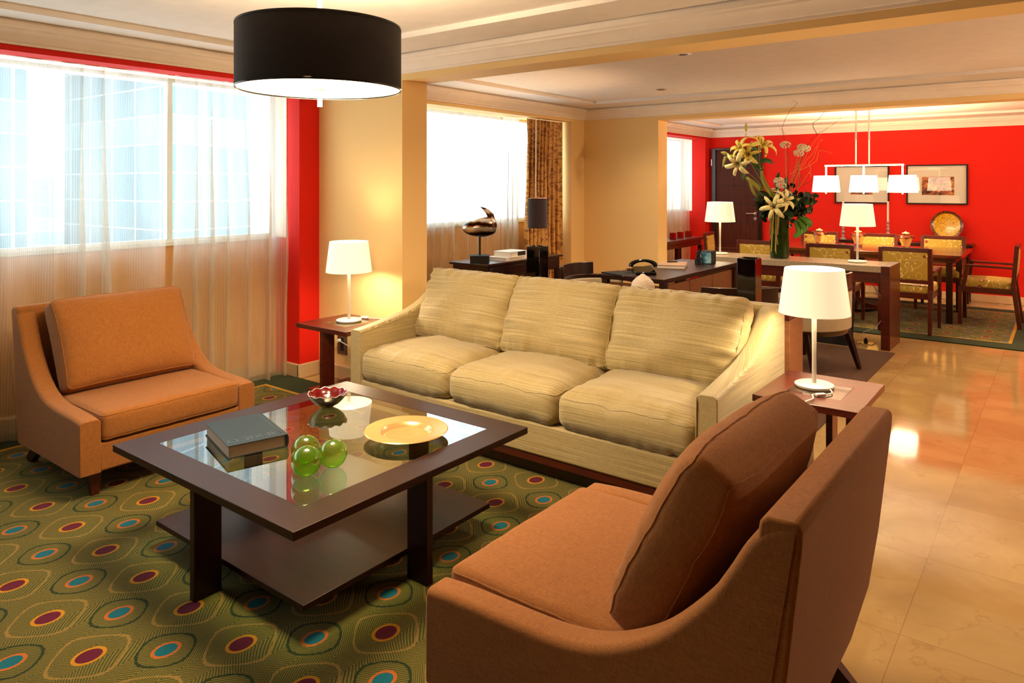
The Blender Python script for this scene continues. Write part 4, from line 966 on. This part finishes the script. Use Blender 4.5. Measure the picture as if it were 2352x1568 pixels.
dup(c0, (-.43, 9.27, zc), PI/2, 'floral dining chair at the right end of the table, seen sideways')
um = NT('bronze_gold_glaze'); uz = um.xyz(um.co())[2]
uf = um.M('ADD', uz, um.M('MULTIPLY', um.M('SINE', um.M('MULTIPLY', um.xyz(um.co())[0], 90.0)), .006))
um.P(color=um.ramp(um.M('MULTIPLY', uf, 4.6), [(.0, '4a1c0c'), (.12, '5a220e'), (.17, 'e8d070'), (.55, 'd8bc50'), (.6, '5a240e'), (.78, '6a3014'), (.84, 'c89a58'), (1, 'd8b878')]), rough=.2, metal=.0, coat=.5)
GU = 'gold and brown urns along the dining table'
for i, (x, y, lb) in enumerate(((-2.43, 9.42, 'gold and brown lidded urn, leftmost on the dining table'), (-1.985, 9.42, 'gold and brown urn partly hidden by the right console lamp'), (-1.475, 9.42, 'gold and brown lidded urn, rightmost on the dining table'))):
    t = thing('urn', lb, 'urn', (x, y, .75), 0, GU)
    MB().lathe([(.001, 0), (.042, 0), (.04, .012), (.036, .02), (.048, .06), (.064, .11), (.068, .135), (.058, .155), (.036, .166), (.034, .176), (.001, .176)], n=32, cap=False).build('body', um.m, t)
    MB().lathe([(.001, .174), (.040, .176), (.044, .184), (.03, .194), (.012, .198), (.010, .206), (.001, .208)], n=24, cap=False).build('lid', um.m, t)
    for sx in (-1, 1): MB().tube([(sx*.060, 0, .125), (sx*.082, 0, .135), (sx*.084, 0, .155), (sx*.070, 0, .160), (sx*.052, 0, .152)], .008, 8).build('handle', um.m, t)
# sideboard, candlesticks, plate
t = thing('sideboard', 'narrow dark sideboard against the red wall', 'sideboard', (-1.95, 10.78, 0))
MB().box(-1.03, 1.03, -.155, .155, .705, .745).build('table_top', M_WOODB, t, bev=.003)
MB().box(-.98, .98, -.13, .13, .55, .705).build('apron', M_WOODB, t)
for sx in (-1, 1):
    for sy in (-1, 1): MB().box(sx*.96-.025, sx*.96+.025, sy*.11-.025, sy*.11+.025, 0, .55).build('leg', M_WOODB, t)
M_CRY = plain('crystal', 'e8d8d0', .08, trans=.6, spec=.8)
for x, lb in ((-2.455, 'clear glass candlestick with white candle behind the left chandelier shade'), (-1.894, 'clear glass candlestick with white candle behind the right console lamp')):
    t = thing('candlestick', lb, 'candlestick', (x, 10.74, .745), 0, 'glass candlesticks on the sideboard')
    MB().lathe([(.001, 0), (.042, .0), (.04, .01), (.012, .03), (.022, .05), (.01, .07), (.026, .10), (.01, .125), (.024, .155), (.010, .185), (.02, .21), (.009, .23), (.022, .255), (.014, .27), (.001, .272)], n=16, cap=False).build('stick', M_CRY, t)
    MB().cyl(0, 0, .265, .53, .0125, 12).build('candle', plain('candle_wax', 'f0e0cc', .5), t)
t = thing('mosaic_plate', 'round gold mosaic plate standing against the red wall', 'plate', (-1.222, 10.80, .745))
pm = NT('gold_mosaic'); vo = pm.node('ShaderNodeTexVoronoi', i_Scale=170.0); pm.l.new(pm.co(), vo.inputs['Vector']); rr = pm.xyz(pm.co())
rd = pm.M('SQRT', pm.M('ADD', pm.M('POWER', rr[0], 2.0), pm.M('POWER', rr[1], 2.0)))
cc = pm.ramp(pm.xyz(vo.outputs['Color'])[0], [(.1, '7a4a08'), (.4, 'd89a10'), (.8, 'f0c02c')]); cc = pm.mix(pm.M('GREATER_THAN', rd, .152), cc, pm.ramp(pm.xyz(vo.outputs['Color'])[1], [(.3, '3a1408'), (.9, '8a5018')]))
pm.P(color=cc, rough=.25, coat=.4)
MB().lathe([(.001, 0), (.10, .0), (.165, .018), (.186, .034), (.184, .040), (.16, .026), (.10, .010), (.001, .010)], n=64, cap=False).build('dish', pm.m, t, loc=(0, .04, .228), rot=(math.radians(82), 0, 0))
MB().tube([(-.06, .09, 0), (-.06, -.03, .004), (-.06, -.045, .03)], .005, 6).tube([(.06, .09, 0), (.06, -.03, .004), (.06, -.045, .03)], .005, 6).tube([(-.06, .09, 0), (0, .085, .22), (.06, .09, 0)], .005, 6).build('stand', M_BLACKM, t)
# pictures
im = NT('sepia_print'); im.P(color=im.ramp(im.noise(im.co((1, 1, 2)), 9, 4, .6, 1.), [(.35, '3a1808'), (.5, 'b8602a'), (.62, 'e8a860')]), rough=.5)
for (xa, xb, lb, ia) in ((-2.609, -1.916, 'black framed picture half hidden behind the chandelier', (-.14, .14, -.14, .1)), (-1.705, -1.002, 'black framed picture with brown print, right one on the red wall', (-.17, .20, -.14, .10))):
    t = thing('framed_picture', lb, 'picture', ((xa+xb)/2, 10.955, 1.503), 0, 'framed pictures on the red wall'); hw = (xb-xa)/2; hh = .262; e = .016
    MB().box(-hw, hw, -.028, 0, hh-e, hh).box(-hw, hw, -.028, 0, -hh, -hh+e).box(-hw, -hw+e, -.028, 0, -hh+e, hh-e).box(hw-e, hw, -.028, 0, -hh+e, hh-e).build('frame', M_BLACKM, t, bev=.001)
    MB().box(-hw+e, hw-e, -.012, -.004, -hh+e, hh-e).build('mat_board', plain('ivory_mat', 'f4ecd6', .7), t)
    MB().box(ia[0], ia[1], -.0135, -.012, ia[2], ia[3]).build('print', im.m, t)
    MB().box(-hw+e, hw-e, -.020, -.018, -hh+e, hh-e).build('glass', M_PICGLASS, t, smooth=False)
# console under window 3 with red holders
t = thing('console_table', 'dark red-brown console below the far dining window', 'table', (-4.27, 8.95, 0))
MB().box(-.19, .19, -.80, .80, .72, .76).build('table_top', M_WOODR, t, bev=.002)
MB().box(-.17, .17, -.78, .78, .65, .72).build('apron', M_WOODR, t)
for y in (-.76, -.0, .76):
    for x in (-.16, .16): MB().box(x-.025, x+.025, y-.025, y+.025, 0, .65).build('leg', M_WOODB, t)
M_REDG = plain('red_glass', '8a0a06', .1, coat=.5)
for y, lb in ((9.10, 'small square red glass holder, leftmost on the far console'), (9.34, 'small square red glass holder, middle on the far console'), (9.60, 'small square red glass holder, rightmost on the far console')):
    o = square_vase(None, .07, .085, 0).build('votive_holder', M_REDG, None, loc=(-4.24, y, .76)); tag(o, lb, 'candle holder', 'red glass votive holders')
# ---------------------------------------------------------------- chandelier
t = thing('chandelier', 'linear chandelier of lit white shades above the dining table', 'chandelier', (-1.93, 9.40, 1.735))
MB().box(-.11, .11, -.03, .03, .655, .670).build('ceiling_canopy', M_CHROME, t, bev=.004)
for x in (-.075, .07):
    MB().cyl(x, 0, 0, .30, .008, 12).build('rod', M_CORD, t); MB().cyl(x, 0, .30, .66, .011, 12).build('rod', M_CHROME, t)
MB().tube([(-.43, 0, 0), (.44, 0, 0)], .011, 10).build('cross_bar', M_CORD, t)
for x in (-.415, .01, .425):
    q = MB(); q.tube([(x, 0, 0), (x, 0, -.12)], .010, 8); q.lathe([(.001, -.348), (.008, -.345), (.008, -.32), (.001, -.318)], (x, 0, 0), 10, cap=False); q.build('drop_arm', M_CORD, t)
    b = MB(); b.lathe([(.160, -.325), (.140, -.125), (.138, -.125), (.158, -.325), (.160, -.325)], (x, 0, 0), 40, cap=False); b.build('lamp_shade', M_SHADEHOT, t)
    light('lamp_glow', 'POINT', (x, 0, -.20), 48, WARM2, .05, t)
# uplighters added outside the view to brighten the ceilings
for (x, y, e, lb) in ((2.2, 6.2, 170, 'added uplighter brightening the study ceiling, outside the view'), (2.2, 9.3, 130, 'added uplighter brightening the dining room, outside the view')):
    t = thing('added_uplighter', lb, 'lamp', (x, y, 0))
    MB().lathe([(.001, 0), (.15, 0), (.15, .02), (.02, .035), (.001, .035)], n=32, cap=False).build('lamp_base', M_CHROME, t)
    MB().cyl(0, 0, .03, 1.72, .012, 12).build('pole', M_CHROME, t)
    MB().lathe([(.03, 1.70), (.17, 1.82), (.167, 1.82), (.03, 1.71), (.03, 1.70)], n=40, cap=False).build('lamp_bowl', M_CHROME, t)
    MB().sphere((0, 0, 1.78), .03, 12).build('bulb', M_BULB, t)
    light('lamp_glow', 'POINT', (0, 0, 1.86), e, (1, .78, .53), .06, t)
# invented fill spots in the ceilings, each with an added fitting
for i, (x, y, zz, e, sa) in enumerate(((.5, 2.6, 2.455, 10, 70), (1.3, 5.0, 2.45, 90, 140), (.9, 6.6, 2.45, 90, 150), (1.2, 9.4, 2.405, 110, 150), (-2.2, 4.9, 2.45, 110, 150), (-3.2, 6.6, 2.45, 90, 150))):
    lb = 'invented ceiling fitting for a fill spot'
    o = tag(MB().lathe([(.03, -.004), (.055, -.006), (.06, 0), (.03, 0)], n=24, cap=False).build('added_downlight', M_CHROME, loc=(x, y, zz)), 'invented ceiling fitting for an added fill spot', 'added_downlight', 'added ceiling fill spots')
    light('fill_beam', 'SPOT', (x, y, zz-.01), e, (1, .79, .55), .06, spot=math.radians(sa), blend=1)
